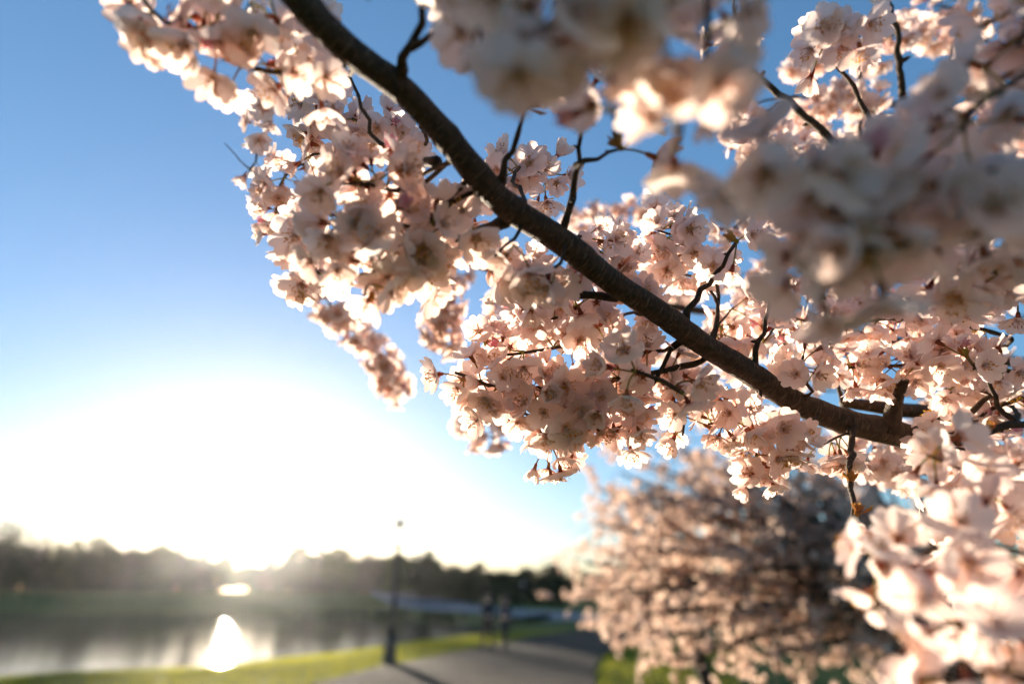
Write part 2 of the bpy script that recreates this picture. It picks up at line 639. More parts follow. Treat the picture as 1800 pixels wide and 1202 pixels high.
# ---------------------------------------------------------------- far tree line
def leaf_cloud(centres, radii, n, size, squash=1.0, seed=0):
    """n small triangles/quads spread through ellipsoidal clumps"""
    r_ = np.random.default_rng(seed)
    k = r_.choice(len(centres), n, p=np.asarray(radii) ** 2 / np.sum(np.asarray(radii) ** 2))
    d = r_.normal(size=(n, 3))
    d /= np.linalg.norm(d, axis=1)[:, None]
    rad = r_.uniform(0.25, 1, n) ** 0.5
    c = np.asarray(centres)[k] + d * (np.asarray(radii)[k] * rad)[:, None] * np.array([1, 1, squash])
    a = r_.normal(size=(n, 3))
    a /= np.linalg.norm(a, axis=1)[:, None]
    b = np.cross(a, r_.normal(size=(n, 3)))
    b /= np.linalg.norm(b, axis=1)[:, None]
    s = r_.uniform(.6, 1.4, n)[:, None] * size
    v = np.stack([c - a * s, c + b * s * .6, c + a * s, c - b * s * .6], 1).reshape(-1, 3)
    return v, np.arange(4 * n).reshape(-1, 4)


def far_tree(px, top, wpx, dist, kind, label, name, seed, group, low=.03):
    a = P(px, HORIZON, 1.0) - np.array([0, 0, EYE])
    a = a / a[1]
    pos = a[:2] * dist
    gz_ = float(ground_z(pos)[0])
    zt = EYE + (HORIZON - top) / F * dist * 1.0
    hgt = max(zt - gz_, 2.0)
    rad = wpx / F * dist * 0.5
    r_ = random.Random(seed)
    root = thing(name, label, 'tree', (pos[0], pos[1], gz_ - 0.05), 0, group)
    # trunk with a few limbs
    acc = Acc()
    pts, rr = catmull([(0, 0, 0), (r_.uniform(-.1, .1), r_.uniform(-.1, .1), hgt * .35), (r_.uniform(-.3, .3), 0, hgt * .7), (0, 0, hgt * .96)], [hgt * .028, hgt * .02, hgt * .012, hgt * .003], hgt / 10)
    acc.add(*tube(pts, rr, 7, lump=.06, seed=seed))
    for k in range(9 if kind != 'bare' else 16):
        z0 = hgt * r_.uniform(.2, .75)
        t = r_.uniform(0, 6.28)
        ln = rad * r_.uniform(.6, 1.0) * (1.0 if kind != 'conifer' else (1.1 - z0 / hgt))
        up = ln * (r_.uniform(.4, 1.1) if kind != 'conifer' else -.05)
        q, rr = catmull([(0, 0, z0), (math.cos(t) * ln * .5, math.sin(t) * ln * .5, z0 + up * .35), (math.cos(t) * ln, math.sin(t) * ln, z0 + up)], [hgt * .010, hgt * .006, hgt * .002], hgt / 8)
        acc.add(*tube(q, rr, 5))
    obj('trunk', acc.mesh('trunk', [M['far_bark']]), root)
    cs, rs = [], []
    if kind == 'conifer':
        n_l = 11
        for i in range(n_l):
            f = i / (n_l - 1)
            rl_ = rad * (1 - f) ** .8 + rad * .06
            for k in range(max(1, int(6 * (1 - f) + 1))):
                t = r_.uniform(0, 6.28)
                cs.append((math.cos(t) * rl_ * .6, math.sin(t) * rl_ * .6, hgt * (.07 + .9 * f)))
                rs.append(max(rl_ * .5, .22))
        mt, n_, sz = M['evergreen'], 2200, .28
    else:
        for i in range(34):
            f = r_.uniform(low, .93)
            env = rad * math.sin(math.pi * min(1, .22 + f * .70)) ** .6
            t = r_.uniform(0, 6.28)
            q = r_.uniform(.1, .8)
            cs.append((math.cos(t) * env * q, math.sin(t) * env * q, hgt * f))
            rs.append(env * r_.uniform(.28, .5) + .2)
        cs.append((0, 0, hgt * .93))
        rs.append(rad * .28)
        mt = {'broad': M['leaf_green'], 'dark': M['evergreen'], 'bare': M['bare_twig']}[kind]
        n_ = {'broad': 2600, 'dark': 3000, 'bare': 1500}[kind]
        sz = {'broad': .30, 'dark': .30, 'bare': .24}[kind]
    v, f = leaf_cloud(cs, rs, n_, sz, .9, seed)
    obj('crown', mesh_np('crown', v, f, [mt], smooth=False), root)
    return root


TREES = [
    (-12, 928, 90, 126, 'dark', 'dark_tree', 'tall dark tree at the left edge of the far bank'),
    (48, 950, 74, 138, 'bare', 'bare_tree', 'brown leafless tree beside the tall dark tree at the far left'),
    (108, 957, 70, 142, 'broad', 'leafy_tree', 'low round tree right of the brown leafless tree on the far bank'),
    (158, 951, 66, 132, 'dark', 'dark_tree', 'rounded dark tree above the green slope across the pond'),
    (214, 962, 76, 144, 'bare', 'bare_tree', 'brown tree with thin twigs left of the pale spires'),
    (266, 965, 66, 136, 'broad', 'leafy_tree', 'low tree directly left of the pointed conifer across the pond'),
    (303, 930, 46, 142, 'conifer', 'conifer_tree', 'pointed conifer left of the setting sun'),
    (346, 920, 56, 148, 'bare', 'bare_tree', 'tallest thin leafless tree, washed out by the sun glow'),
    (382, 985, 44, 154, 'broad', 'leafy_tree', 'small tree at the left of the dip under the sun'),
    (424, 1002, 44, 164, 'broad', 'leafy_tree', 'lowest tree in the dip of the tree line under the sun'),
    (470, 988, 52, 160, 'bare', 'bare_tree', 'low brown tree at the right of the dip under the sun'),
    (516, 966, 44, 146, 'dark', 'dark_tree', 'square dark tree right of the sun'),
    (552, 936, 34, 142, 'conifer', 'conifer_tree', 'pointed conifer right of the setting sun'),
    (592, 972, 66, 140, 'broad', 'leafy_tree', 'round tree right of the right-hand pointed conifer'),
    (642, 979, 66, 122, 'bare', 'bare_tree', 'brown tree left of the near lamp post'),
    (694, 983, 60, 120, 'broad', 'leafy_tree', 'tree directly behind the near lamp post'),
    (750, 977, 72, 112, 'dark', 'dark_tree', 'tallest dark tree right of the near lamp post'),
    (802, 1004, 62, 108, 'dark', 'dark_tree', 'low dark tree above the road, left of the two walkers'),
    (846, 998, 52, 106, 'dark', 'dark_tree', 'dark tree behind the two walkers'),
    (890, 1009, 62, 104, 'dark', 'dark_tree', 'low dark tree right of the two walkers'),
    (932, 1006, 56, 110, 'dark', 'dark_tree', 'dark tree behind the far lamp globe'),
    (975, 1000, 62, 106, 'dark', 'dark_tree', 'dark tree half hidden by the pink background blossom'),
]
for i, (px, top, w_, dist, kind, nm, lab) in enumerate(TREES):
    far_tree(px, top, w_, dist, kind, lab, nm, 100 + i, 'trees on the far bank', .34 if px in (382, 424) else .03)


# the wood behind them reads as one dark mass
def woodland():
    cs, rs = [], []
    for px in range(-160, 1300, 15):
        top = np.interp(px, [-160, 0, 200, 300, 375, 411, 450, 560, 640, 760, 800, 1000, 1300], [955, 962, 975, 975, 992, 1010, 1000, 980, 986, 992, 1012, 1014, 1010])
        dist = 166 + random.uniform(-6, 10)
        a = P(px, HORIZON, 1.0) - np.array([0, 0, EYE])
        a = a / a[1] * dist
        gzz = float(ground_z(a[:2])[0])
        zt = EYE + (HORIZON - top + random.uniform(-7, 5)) / F * dist * .93
        n_ = 5
        for k in range(n_):
            if 384 < px < 428 and k < 2:
                continue
            cs.append((a[0] + random.uniform(-1, 1), a[1] + random.uniform(-3, 3), gzz + (zt - gzz) * (k + .15) / n_))
            rs.append(max(1.3, (zt - gzz) / n_ * .95))
    v, f = leaf_cloud(cs, rs, 60000, .7, 1, 5)
    obj('woodland', mesh_np('woodland', v, f, [M['evergreen']], smooth=False), label='dark far-off wood behind the trees of the far bank', category='woodland', kind='stuff')


woodland()


def shrub(px, py, wpx, hpx, dist, label, seed):
    a = P(px, HORIZON, 1.0) - np.array([0, 0, EYE])
    a = a / a[1] * dist
    gzz = float(ground_z(a[:2])[0])
    r_ = random.Random(seed)
    root = thing('shrub', label, 'shrub', (a[0], a[1], gzz - .03), 0, 'shrubs along the far bank')
    wd_, hg = wpx / F * dist, hpx / F * dist
    cs = [(r_.uniform(-.5, .5) * wd_, r_.uniform(-.3, .3) * wd_ * .6, hg * r_.uniform(.2, .75)) for _ in range(16)]
    rs = [hg * r_.uniform(.25, .4) for _ in cs]
    v, f = leaf_cloud(cs, rs, 1000, .13, .8, seed)
    acc = Acc()
    for k in range(6):
        t = r_.uniform(0, 6.28)
        q, rr = catmull([(0, 0, 0), (math.cos(t) * wd_ * .15, math.sin(t) * .2, hg * .4), (math.cos(t) * wd_ * .35, math.sin(t) * .4, hg * .7)], [.04, .03, .01], .3)
        acc.add(*tube(q, rr, 5))
    obj('stem', acc.mesh('stem', [M['far_bark']]), root)
    obj('foliage', mesh_np('foliage', v, f, [M['evergreen']], smooth=False), root)


for i, (px, w_, h_, dist, lab) in enumerate([
        (640, 80, 12, 66, 'low dark shrub on the far bank left of the near lamp post'),
        (712, 76, 13, 62, 'low dark shrub on the far bank behind the near lamp post'),
        (780, 70, 13, 58, 'low dark shrub on the far bank between lamp post and walkers'),
        (925, 70, 14, 52, 'low dark shrub below the road, right of the walkers'),
        (560, 80, 12, 72, 'low shrub on the far bank right of the sun reflection')]):
    shrub(px, 0, w_, h_, dist, lab, 300 + i)


# ---------------------------------------------------------------- lamp posts
def street_lamp(pos, hgt, label):
    s = hgt / 3.7
    root = thing('street_lamp', label, 'street lamp', (pos[0], pos[1], float(ground_z(pos[:2])[0])), 0.3, 'acorn lamp posts beside the path')
    acc = Acc()
    acc.add(*lathe([(r * s, z * s) for r, z in [(.20, 0), (.20, .10), (.17, .13), (.165, .42), (.12, .50), (.13, .55), (.095, .60)]], 8))
    obj('base', acc.mesh('base', [M['dark_metal']], False), root)
    v, f = lathe([(r * s, z * s) for r, z in [(.075, .60), (.062, 1.6), (.05, 2.62), (.07, 2.66), (.07, 2.71), (.045, 2.74), (.05, 2.80)]], 16)
    ang = np.arctan2(v[:, 1], v[:, 0])
    v[:, :2] *= (1 + .06 * np.cos(8 * ang))[:, None]
    acc = Acc()
    acc.add(v, f)
    obj('post', acc.mesh('post', [M['dark_metal']]), root)
    acc = Acc()
    acc.add(*lathe([(r * s, z * s) for r, z in [(.06, 2.802), (.12, 2.84), (.13, 2.90), (.125, 2.925)]], 20))
    obj('collar', acc.mesh('collar', [M['dark_metal']]), root)
    acc = Acc()
    acc.add(*lathe([(r * s, z * s) for r, z in [(.10, 2.928), (.17, 3.0), (.20, 3.10), (.20, 3.2), (.18, 3.29), (.14, 3.36)]], 20))
    obj('globe', acc.mesh('globe', [M['globe']]), root)
    acc = Acc()
    acc.add(*lathe([(r * s, z * s) for r, z in [(.165, 3.35), (.17, 3.38), (.15, 3.46), (.09, 3.54), (.04, 3.58), (.045, 3.62), (.008, 3.70)]], 20))
    obj('cap', acc.mesh('cap', [M['dark_metal']]), root)
    return root


street_lamp(G(684, 1168), 3.95, 'dark lamp post with pale globe standing at the near edge of the path')
lp = P(919, HORIZON, 1.0) - np.array([0, 0, EYE])
lp = lp / lp[1] * 88
street_lamp(lp, 3.7, 'tiny far lamp post with pale globe right of the walkers')


# ---------------------------------------------------------------- walkers
def skin_mesh(name, verts, edges, radii, mat, sub=2):
    me = bpy.data.meshes.new(name)
    me.from_pydata([tuple(v) for v in verts], edges, [])
    o = bpy.data.objects.new(name, me)
    COL.objects.link(o)
    sk = o.modifiers.new('skin', 'SKIN')
    sk.use_smooth_shade = True
    lay = me.skin_vertices[0].data if me.skin_vertices else None
    if lay is None:
        return o
    for i, r in enumerate(radii):
        lay[i].radius = (r, r) if not isinstance(r, tuple) else r
    lay[0].use_root = True
    ss = o.modifiers.new('subdivision', 'SUBSURF')
    ss.levels = sub
    ss.render_levels = sub
    me.materials.append(mat)
    return o


def person(pos, rz, h, coat, trousers, label, stride=0.28, skirt=False):
    root = thing('person', label, 'person', (pos[0], pos[1], pos[2]), rz, 'walkers on the path')
    k = h / 1.75
    J = {'pel': (0, 0, .95), 'spi': (0, .01, 1.15), 'che': (0, .01, 1.35), 'nec': (0, .02, 1.50), 'nk2': (0, .03, 1.56), 'hd': (0, .045, 1.64), 'top': (0, .04, 1.71)}
    for s, n in ((1, 'r'), (-1, 'l')):
        st = stride * s
        J['hip' + n] = (.095 * s, 0, .90)
        J['kne' + n] = (.10 * s, st * .55 + .05, .50)
        J['ank' + n] = (.10 * s, st - (.06 if s < 0 else 0), .09 if s > 0 else .12)
        J['toe' + n] = (.115 * s, st + .16 - (.06 if s < 0 else 0), .03)
        J['sho' + n] = (.17 * s, .01, 1.43)
        J['elb' + n] = (.225 * s, -st * .30 - .02, 1.14)
        J['wri' + n] = (.22 * s, -st * .65 + .06, .90)
        J['han' + n] = (.21 * s, -st * .70 + .09, .81)

    def build(name, names, edges, rad, mat, sub=2):
        idx = {n: i for i, n in enumerate(names)}
        o = skin_mesh(name, [tuple(c * k for c in J[n]) for n in names], [(idx[a], idx[b]) for a, b in edges], [r * k if not isinstance(r, tuple) else (r[0] * k, r[1] * k) for r in rad], mat, sub)
        o.parent = root
        return o
    body_e = [('pel', 'spi'), ('spi', 'che'), ('che', 'nec'), ('nec', 'nk2'), ('nk2', 'hd'), ('hd', 'top')]
    names = ['pel', 'spi', 'che', 'nec', 'nk2', 'hd', 'top']
    rad = [.12, .105, .12, .055, .05, .095, .055]
    for n in 'rl':
        names += ['hip' + n, 'kne' + n, 'ank' + n, 'toe' + n, 'sho' + n, 'elb' + n, 'wri' + n, 'han' + n]
        rad += [.085, .055, .038, .03, .06, .042, .03, .028]
        body_e += [('pel', 'hip' + n), ('hip' + n, 'kne' + n), ('kne' + n, 'ank' + n), ('ank' + n, 'toe' + n), ('che', 'sho' + n), ('sho' + n, 'elb' + n), ('elb' + n, 'wri' + n), ('wri' + n, 'han' + n)]
    build('body', names, body_e, rad, M['skin'])
    # face details: nose and ears are small shapes on the head, hair a cap over the back of it
    jn = ['pel', 'spi', 'che', 'nec']
    jr = [(.14, .115), (.125, .11), (.14, .115), .068]
    je = [('pel', 'spi'), ('spi', 'che'), ('che', 'nec')]
    for n in 'rl':
        jn += ['sho' + n, 'elb' + n, 'wri' + n]
        jr += [.068, .052, .042]
        je += [('che', 'sho' + n), ('sho' + n, 'elb' + n), ('elb' + n, 'wri' + n)]
    build('jacket', jn, je, jr, coat)
    tn, tr, te = ['pel'], [.14], []
    for n in 'rl':
        tn += ['hip' + n, 'kne' + n, 'ank' + n]
        tr += [.105, .075, .062]
        te += [('pel', 'hip' + n), ('hip' + n, 'kne' + n), ('kne' + n, 'ank' + n)]
    build('trousers', tn, te, tr, trousers)
    for n in 'rl':
        a, b = np.array(J['ank' + n]) * k, np.array(J['toe' + n]) * k
        acc = Acc()
        c = (a + b) / 2
        v, f = lathe([(.02, -.05), (.05, -.045), (.052, -.01), (.045, .03), (.02, .05)], 10)
        v = v * np.array([.9, 2.6, 1]) * k
        acc.add(v + np.array([c[0], c[1], max(c[2], .05 * k)]), f)
        obj('shoe', acc.mesh('shoe', [M['jacket_dark']]), root)
    acc = Acc()
    u = np.linspace(0, math.pi, 9)
    v, f = lathe([(max(.001, math.sin(t)) * .108 * k, math.cos(t) * .125 * k) for t in u], 14)
    v[:, 2] = np.where(v[:, 2] < -.02 * k, -.02 * k + (v[:, 2] + .02 * k) * (np.where(v[:, 1] > 0.0, .0, .9)), v[:, 2])
    v = v + np.array([0, .03 * k, 1.655 * k])
    acc.add(v, f)
    obj('hair', acc.mesh('hair', [M['hair']]), root)
    return root


w1 = G(857, 1143)
w2 = G(887, 1140)
w1[2] = float(ground_z(w1[:2])[0]) + .045
w2[2] = float(ground_z(w2[:2])[0]) + .045
person(w1, -0.25, 1.72, M['jacket_dark'], M['trouser_rust'], 'left walker in dark jacket on the path edge')
person(w2, -0.25, 1.62, M['jacket_blue'], M['trouser'], 'right walker in dark coat on the path edge', -0.24)

# ---------------------------------------------------------------- cherry blossom templates
# materials by slot: 0 petal, 1 calyx, 2 pedicel, 3 filament, 4 anther, 5 heart, 6 pink petal
FLOWER_MATS = ['petal', 'calyx', 'pedicel', 'filament', 'anther', 'heart', 'petal_pink', 'petal_base']


def petal_shape(L, Wd, nu, nv, a0, a1, curl, wave, r_):
    us = np.linspace(0, 1, nu + 1)
    vs_ = np.linspace(-1, 1, nv + 1)
    ph = r_.uniform(0, 6.28, 3)
    v = []
    nstep = 24
    tt = np.linspace(0, 1, nstep + 1)
    ang = a0 + (a1 - a0) * tt
    R = np.concatenate([[0], np.cumsum(np.cos(ang[:-1]) / nstep)]) * L
    Z = np.concatenate([[0], np.cumsum(np.sin(ang[:-1]) / nstep)]) * L
    for u in us:
        wv = Wd * (0.16 + 0.84 * math.sin(min(1.0, u / 0.62) * math.pi / 2) ** 0.9) * (1.0 if u < .62 else math.sqrt(max(0.0, 1 - ((u - .62) / .62) ** 2)))
        for q in vs_:
            uu = u * (1 - 0.13 * math.exp(-(q / .22) ** 2) * u ** 4 - 0.10 * q * q * u)
            r = np.interp(uu, tt, R)
            z = np.interp(uu, tt, Z)
            y = q * wv
            z2 = z + curl * q * q * wv * (.35 + .65 * u) + wave * L * math.sin(3.1 * q + ph[0]) * u * u + wave * .7 * L * math.sin(5 * u + 2 * q + ph[1]) * u * u
            v.append((r, y, z2))
    f = []
    for i in range(nu):
        for j in range(nv):
            a = i * (nv + 1) + j
            f.append((a, a + nv + 1, a + nv + 2, a + 1))
    return np.array(v), f


def rotz(v, t):
    c, s = math.cos(t), math.sin(t)
    return np.column_stack([v[:, 0] * c - v[:, 1] * s, v[:, 0] * s + v[:, 1] * c, v[:, 2]])


def make_template(seed, kind, nu, nv, nst, sides):
    """returns dict with 'stalk', 'petals' [list], 'stamens': each (v, f, m). Origin = foot of the stalk, stalk grows along +Z."""
    r_ = np.random.default_rng(seed)
    plen = r_.uniform(.010, .021)
    bend = r_.uniform(.15, .7)
    ps = [np.array([0, 0, 0.0]), np.array([0, 0, plen * .5]), np.array([math.sin(bend) * plen * .28, 0, plen * .5 + math.cos(bend * .6) * plen * .5])]
    path, rad = catmull(ps, [.0008, .0007, .0008], plen / 3.2)
    st = Acc()
    st.add(*tube(path, rad, sides, cap=False), 2)
    top = path[-1]
    ax = np.array([math.sin(bend), 0, math.cos(bend)])
    tmp = np.cross([0, 1, 0], ax)
    B = np.column_stack([tmp / np.linalg.norm(tmp), [0, 1, 0], ax])

    def place(v, z0=0.0):
        return (v + np.array([0, 0, z0])) @ B.T + top
    tl = .0065
    seg = max(5, sides + 2)
    cv, cf = lathe([(.0009, -.0003), (.0017, .0015), (.0019, .0045), (.0023, tl)], seg)
    st.add(place(cv), cf[:-1], 1)
    sep = -0.5 if kind in ('open', 'flat') else 0.5
    for k in range(5):
        v = np.array([(.0018, -.0011, 0), (.0018, .0011, 0), (.0058 * math.cos(sep) + .001, 0, .005 * math.sin(sep))])
        st.add(place(rotz(v, k * 1.2566 + .63), tl), [(0, 1, 2)], 1)
    hv, hf = lathe([(.0023, 0), (.0014, .0003), (.0003, .0001)], seg)
    st.add(place(hv, tl), hf[:-1], 5)
    petals = []
    if kind == 'bud':
        n_p, L0, a0, a1, curl = 5, .0095, 1.15, 1.95, .9
    elif kind == 'half':
        n_p, L0, a0, a1, curl = 5, .0145, .95, 1.25, .65
    elif kind == 'cup':
        n_p, L0, a0, a1, curl = 5, .0165, .25, 1.0, .42
    elif kind == 'flat':
        n_p, L0, a0, a1, curl = 5, .0170, .25, .05, .12
    else:
        n_p, L0, a0, a1, curl = 5, .0170, .42, .38, .25
    pm = 6 if kind == 'bud' else 0
    for k in range(n_p):
        L = L0 * r_.uniform(.93, 1.06)
        v, f = petal_shape(L, L * r_.uniform(.43, .50) * (.8 if kind == 'bud' else 1), nu, nv, a0 + r_.normal(0, .10), a1 + r_.normal(0, .18), curl * r_.uniform(.6, 1.4), .035, r_)
        v = v + np.array([.0016, 0, .00012 * (k % 2)])
        # slight twist of each petal about its own midrib
        tw = r_.normal(0, .14)
        y, z = v[:, 1] * math.cos(tw) - 0 * v[:, 2], v[:, 2] + v[:, 1] * math.sin(tw)
        v = np.column_stack([v[:, 0], y, z])
        v = rotz(v, k * 1.2566 + r_.normal(0, .07))
        petals.append((place(v, tl), f, [7 if (pm == 0 and q < nv) else pm for q in range(len(f))]))
    sm = Acc()
    if kind != 'bud' and nst:
        for k in range(nst):
            t = r_.uniform(0, 6.28)
            sp = r_.uniform(.1, .75)
            ln = r_.uniform(.006, .0105)
            dr = np.array([math.cos(t) * math.sin(sp), math.sin(t) * math.sin(sp), math.cos(sp)])
            sd_ = np.cross(dr, [0.3, .5, .81])
            sd_ /= np.linalg.norm(sd_)
            s2 = np.cross(dr, sd_)
            w_ = .00028
            b0 = np.array([math.cos(t) * .0010, math.sin(t) * .0010, 0])
            e = b0 + dr * ln
            v = np.array([b0 + sd_ * w_, b0 - sd_ * .5 * w_ + s2 * w_ * .87, b0 - sd_ * .5 * w_ - s2 * w_ * .87, e])
            sm.add(place(v, tl), [(0, 1, 3), (1, 2, 3), (2, 0, 3)], 3)
            q = .0008
            v = np.array([e + dr * q * 1.4, e - dr * q * 1.0, e + sd_ * q, e - sd_ * q * .5 + s2 * q * .87, e - sd_ * q * .5 - s2 * q * .87])
            sm.add(place(v, tl), [(0, 2, 3), (0, 3, 4), (0, 4, 2), (1, 3, 2), (1, 4, 3), (1, 2, 4)], 4)
    return {'stalk': st, 'petals': petals, 'stamens': sm, 'head': top + ax * (tl + .003), 'axis': ax, 'kind': kind}


def joined(tp):
    a = Acc()
    a.add(np.concatenate(tp['stalk'].v), tp['stalk'].f, tp['stalk'].m)
    for v, f, m in tp['petals']:
        a.add(v, f, m)
    if tp['stamens'].v:
        a.add(np.concatenate(tp['stamens'].v), tp['stamens'].f, tp['stamens'].m)
    return np.concatenate(a.v), a.f, a.m


KINDS_ = ['open', 'open', 'cup', 'flat', 'open', 'cup', 'half', 'flat', 'bud', 'open', 'cup', 'bud', 'flat', 'open', 'half', 'cup', 'open', 'flat', 'open', 'bud']
HI = [make_template(40 + i, k, 6, 6, 22, 5) for i, k in enumerate(KINDS_)]
LO = [make_template(40 + i, k, 3, 4, 7, 3) for i, k in enumerate(KINDS_)]
HI_J = [joined(t) for t in HI]
LO_J = [joined(t) for t in LO]
WT = np.array([{'open': 5, 'cup': 4, 'flat': 4, 'half': 2.2, 'bud': 1.1}[q] for q in KINDS_])
WT = WT / WT.sum()

# ---------------------------------------------------------------- the foreground cherry tree
tree = thing('cherry_tree', 'blossoming cherry tree in the foreground with a dark bough crossing the picture', 'tree', (1.95, 1.1, 0))
TREE_INV = np.array([1.95, 1.1, 0])
SKEL = []          # dense points of boughs that twigs may grow from
SPURS = []         # (point, outward direction, number of flowers)


def wood(name, pts, rads, sides=10, lump=.05, step=.012, skel=True, seed=0, label=None):
    path, rad = catmull(pts, rads, step)
    # nodes, old leaf scars and healed spurs swell the wood here and there
    r_ = np.random.default_rng(seed + 70)
    ln = np.concatenate([[0], np.cumsum(np.linalg.norm(np.diff(path, axis=0), axis=1))])
    for c in np.arange(.02, ln[-1], .045):
        c = c + r_.uniform(-.018, .018)
        rad = rad * (1 + r_.uniform(.02, .13) * np.exp(-((ln - c) / r_.uniform(.004, .009)) ** 2))
    path = path + np.column_stack([np.sin(ln * 31 + q) * np.sin(ln * 17 + 2 * q) for q in (.3, 1.7, 3.1)]) * (rad * .14)[:, None]
    v, f = tube(path, rad, sides, True, lump, seed)
    acc = Acc()
    acc.add(v - TREE_INV, f)
    me = acc.mesh(name, [M['bark']])
    ln = np.concatenate([[0], np.cumsum(np.linalg.norm(np.diff(path, axis=0), axis=1))])
    k = np.arange(len(path) * sides)
    th = (k % sides) / sides * 2 * math.pi
    at = me.attributes.new('along', 'FLOAT_VECTOR', 'POINT')
    vec = np.column_stack([np.sin(th) * .012, np.cos(th) * .012, ln[k // sides]]).astype(np.float32)
    vec = np.vstack([vec, [(0, 0, 0), (0, 0, ln[-1])]]).astype(np.float32)
    at.data.foreach_set('vector', vec.ravel())
    o = obj(name, me, tree, label=label)
    if skel:
        SKEL.append((path, rad))
    return path


mm = .001
# trunk and limbs outside the frame on the right
trunk_pts = [(1.95, 1.1, -.05), (1.93, 1.08, .5), (1.88, 1.02, 1.05), (1.90, 1.05, 1.6), (2.0, 1.1, 2.4)]
wood('trunk', trunk_pts, [.15, .12, .11, .095, .06], 18, .05, .05, seed=1)
bough = [(430, -90, .365, 9.2), (500, -25, .37, 9.6), (560, 38, .38, 9.9), (625, 95, .395, 10.0), (700, 152, .41, 10.4), (770, 226, .425, 10.0), (838, 303, .44, 10.2), (905, 372, .455, 10.8), (1000, 436, .485, 10.6), (1095, 508, .515, 10.8), (1200, 578, .55, 11.6), (1285, 636, .575, 12.0), (1380, 695, .595, 12.2), (1470, 738, .615, 13.0), (1560, 757, .63, 14.5), (1650, 790, .66, 13.5), (1780, 825, .72, 14), (2000, 880, .85, 17)]
bp_ = [P(x, y, d) for x, y, d, r in bough] + [np.array([1.55, .98, 1.22]), np.array([1.88, 1.03, 1.10])]
wood('bough', bp_, [r * mm for *_, r in bough] + [.026, .05], 16, .055, .008, seed=2, label='thick dark bough running from lower right to upper left')
# second, thinner limb behind it
l2 = [(1480, 708, .72, 6), (1560, 716, .73, 9), (1650, 728, .75, 10), (1760, 745, .78, 11), (1900, 770, .84, 13)]
wood('branch', [P(x, y, d) for x, y, d, r in l2] + [np.array([1.5, .95, 1.35]), np.array([1.87, 1.02, 1.25])], [r * mm for *_, r in l2] + [.02, .03], 12, .05, .01, seed=3)
# limb passing overhead, outside the frame, that carries the near blossom
l3 = [np.array([1.90, 1.05, 1.55]), P(2500, 150, .62), P(2060, -160, .36), P(1500, -330, .25), P(1000, -330, .25), P(700, -200, .30)]
wood('branch', l3, [.05, .022, .014, .010, .008, .006], 10, .05, .015, seed=4)
# limb low on the right
l4 = [np.array([1.88, 1.03, 1.15]), P(2400, 1000, .60), P(2080, 960, .42), P(1960, 1150, .34), P(1900, 1260, .30)]
wood('branch', l4, [.05, .016, .010, .007, .005], 10, .05, .015, seed=5)
# limb on the right at mid height
l5 = [np.array([1.9, 1.05, 1.5]), P(2500, 420, .62), P(2080, 330, .36), P(1960, 230, .30)]
wood('branch', l5, [.05, .018, .010, .006], 10, .05, .015, seed=6)
# branches farther back in the crown
l6 = [np.array([1.9, 1.05, 1.55]), P(2200, 690, 1.2), P(1800, 640, 1.2), P(1400, 570, 1.15), P(1060, 520, 1.1), P(760, 450, 1.05), P(600, 420, 1.0)]
wood('branch', l6, [.05, .02, .013, .009, .006, .004, .002], 8, .05, .02, seed=7)
l7 = [np.array([1.95, 1.08, 1.9]), P(2200, 280, 1.2), P(1800, 250, 1.1), P(1600, 190, 1.05), P(1420, 170, 1.0)]
wood('branch', l7, [.05, .02, .010, .006, .003], 8, .05, .02, seed=8)
for s in SKEL:
    pass
_sk = np.concatenate([p for p, r in SKEL[1:]])


DENS = .74


def spray(pts, n, r0=2.2, r1=1.1, k=(3, 5), jit=5, root=True, twig=True, start=.12, sides=6, skel=False):
    """a twig through (px, py, depth) points carrying n umbels of blossom"""
    n = max(1, int(round(n * (DENS if pts[-1][2] < .9 else .85))))
    w3 = [P(*q) for q in pts]
    if root:
        a = _sk[np.argmin(np.linalg.norm(_sk - w3[0], axis=1))]
        gap = np.linalg.norm(a - w3[0])
        if gap > .004:
            mid = (a + w3[0]) / 2 + rng.normal(0, .06 * gap, 3) + np.array([0, 0, .06 * gap])
            w3 = [a, mid] + w3
    rr = np.linspace(r0, r1, len(w3)) * mm
    path, rad = catmull(w3, rr, .012)
    # knuckled growth
    path[1:-1] += rng.normal(0, .0009, (len(path) - 2, 3))
    rad = rad * (1 + .18 * (rng.random(len(rad)) > .75))
    if twig:
        v, f = tube(path, rad, sides, True, .05, int(rng.integers(9999)))
        acc = Acc()
        acc.add(v - TREE_INV, f)
        # short spurs
        obj('twig', acc.mesh('twig', [M['bark']]), tree)
    # umbels along the laid-out part only
    first = P(*pts[0])
    i0 = int(np.argmin(np.linalg.norm(path - first, axis=1)))
    sub = path[i0:]
    if len(sub) < 2:
        sub = path[-2:]
    L = len(sub) - 1
    for i in range(n):
        t = (start + (1 - start) * (i + rng.uniform(.2, .8)) / n) * L
        j = min(int(t), L - 1)
        p = sub[j] * (1 - (t - j)) + sub[j + 1] * (t - j)
        tan = sub[j + 1] - sub[j]
        tan = tan / (np.linalg.norm(tan) + 1e-9)
        d = rng.normal(size=3)
        d -= tan * np.dot(d, tan) * .8
        d /= np.linalg.norm(d)
        SPURS.append((p + d * rng.uniform(0, jit) * mm, d, int(rng.integers(k[0], k[1] + 1))))


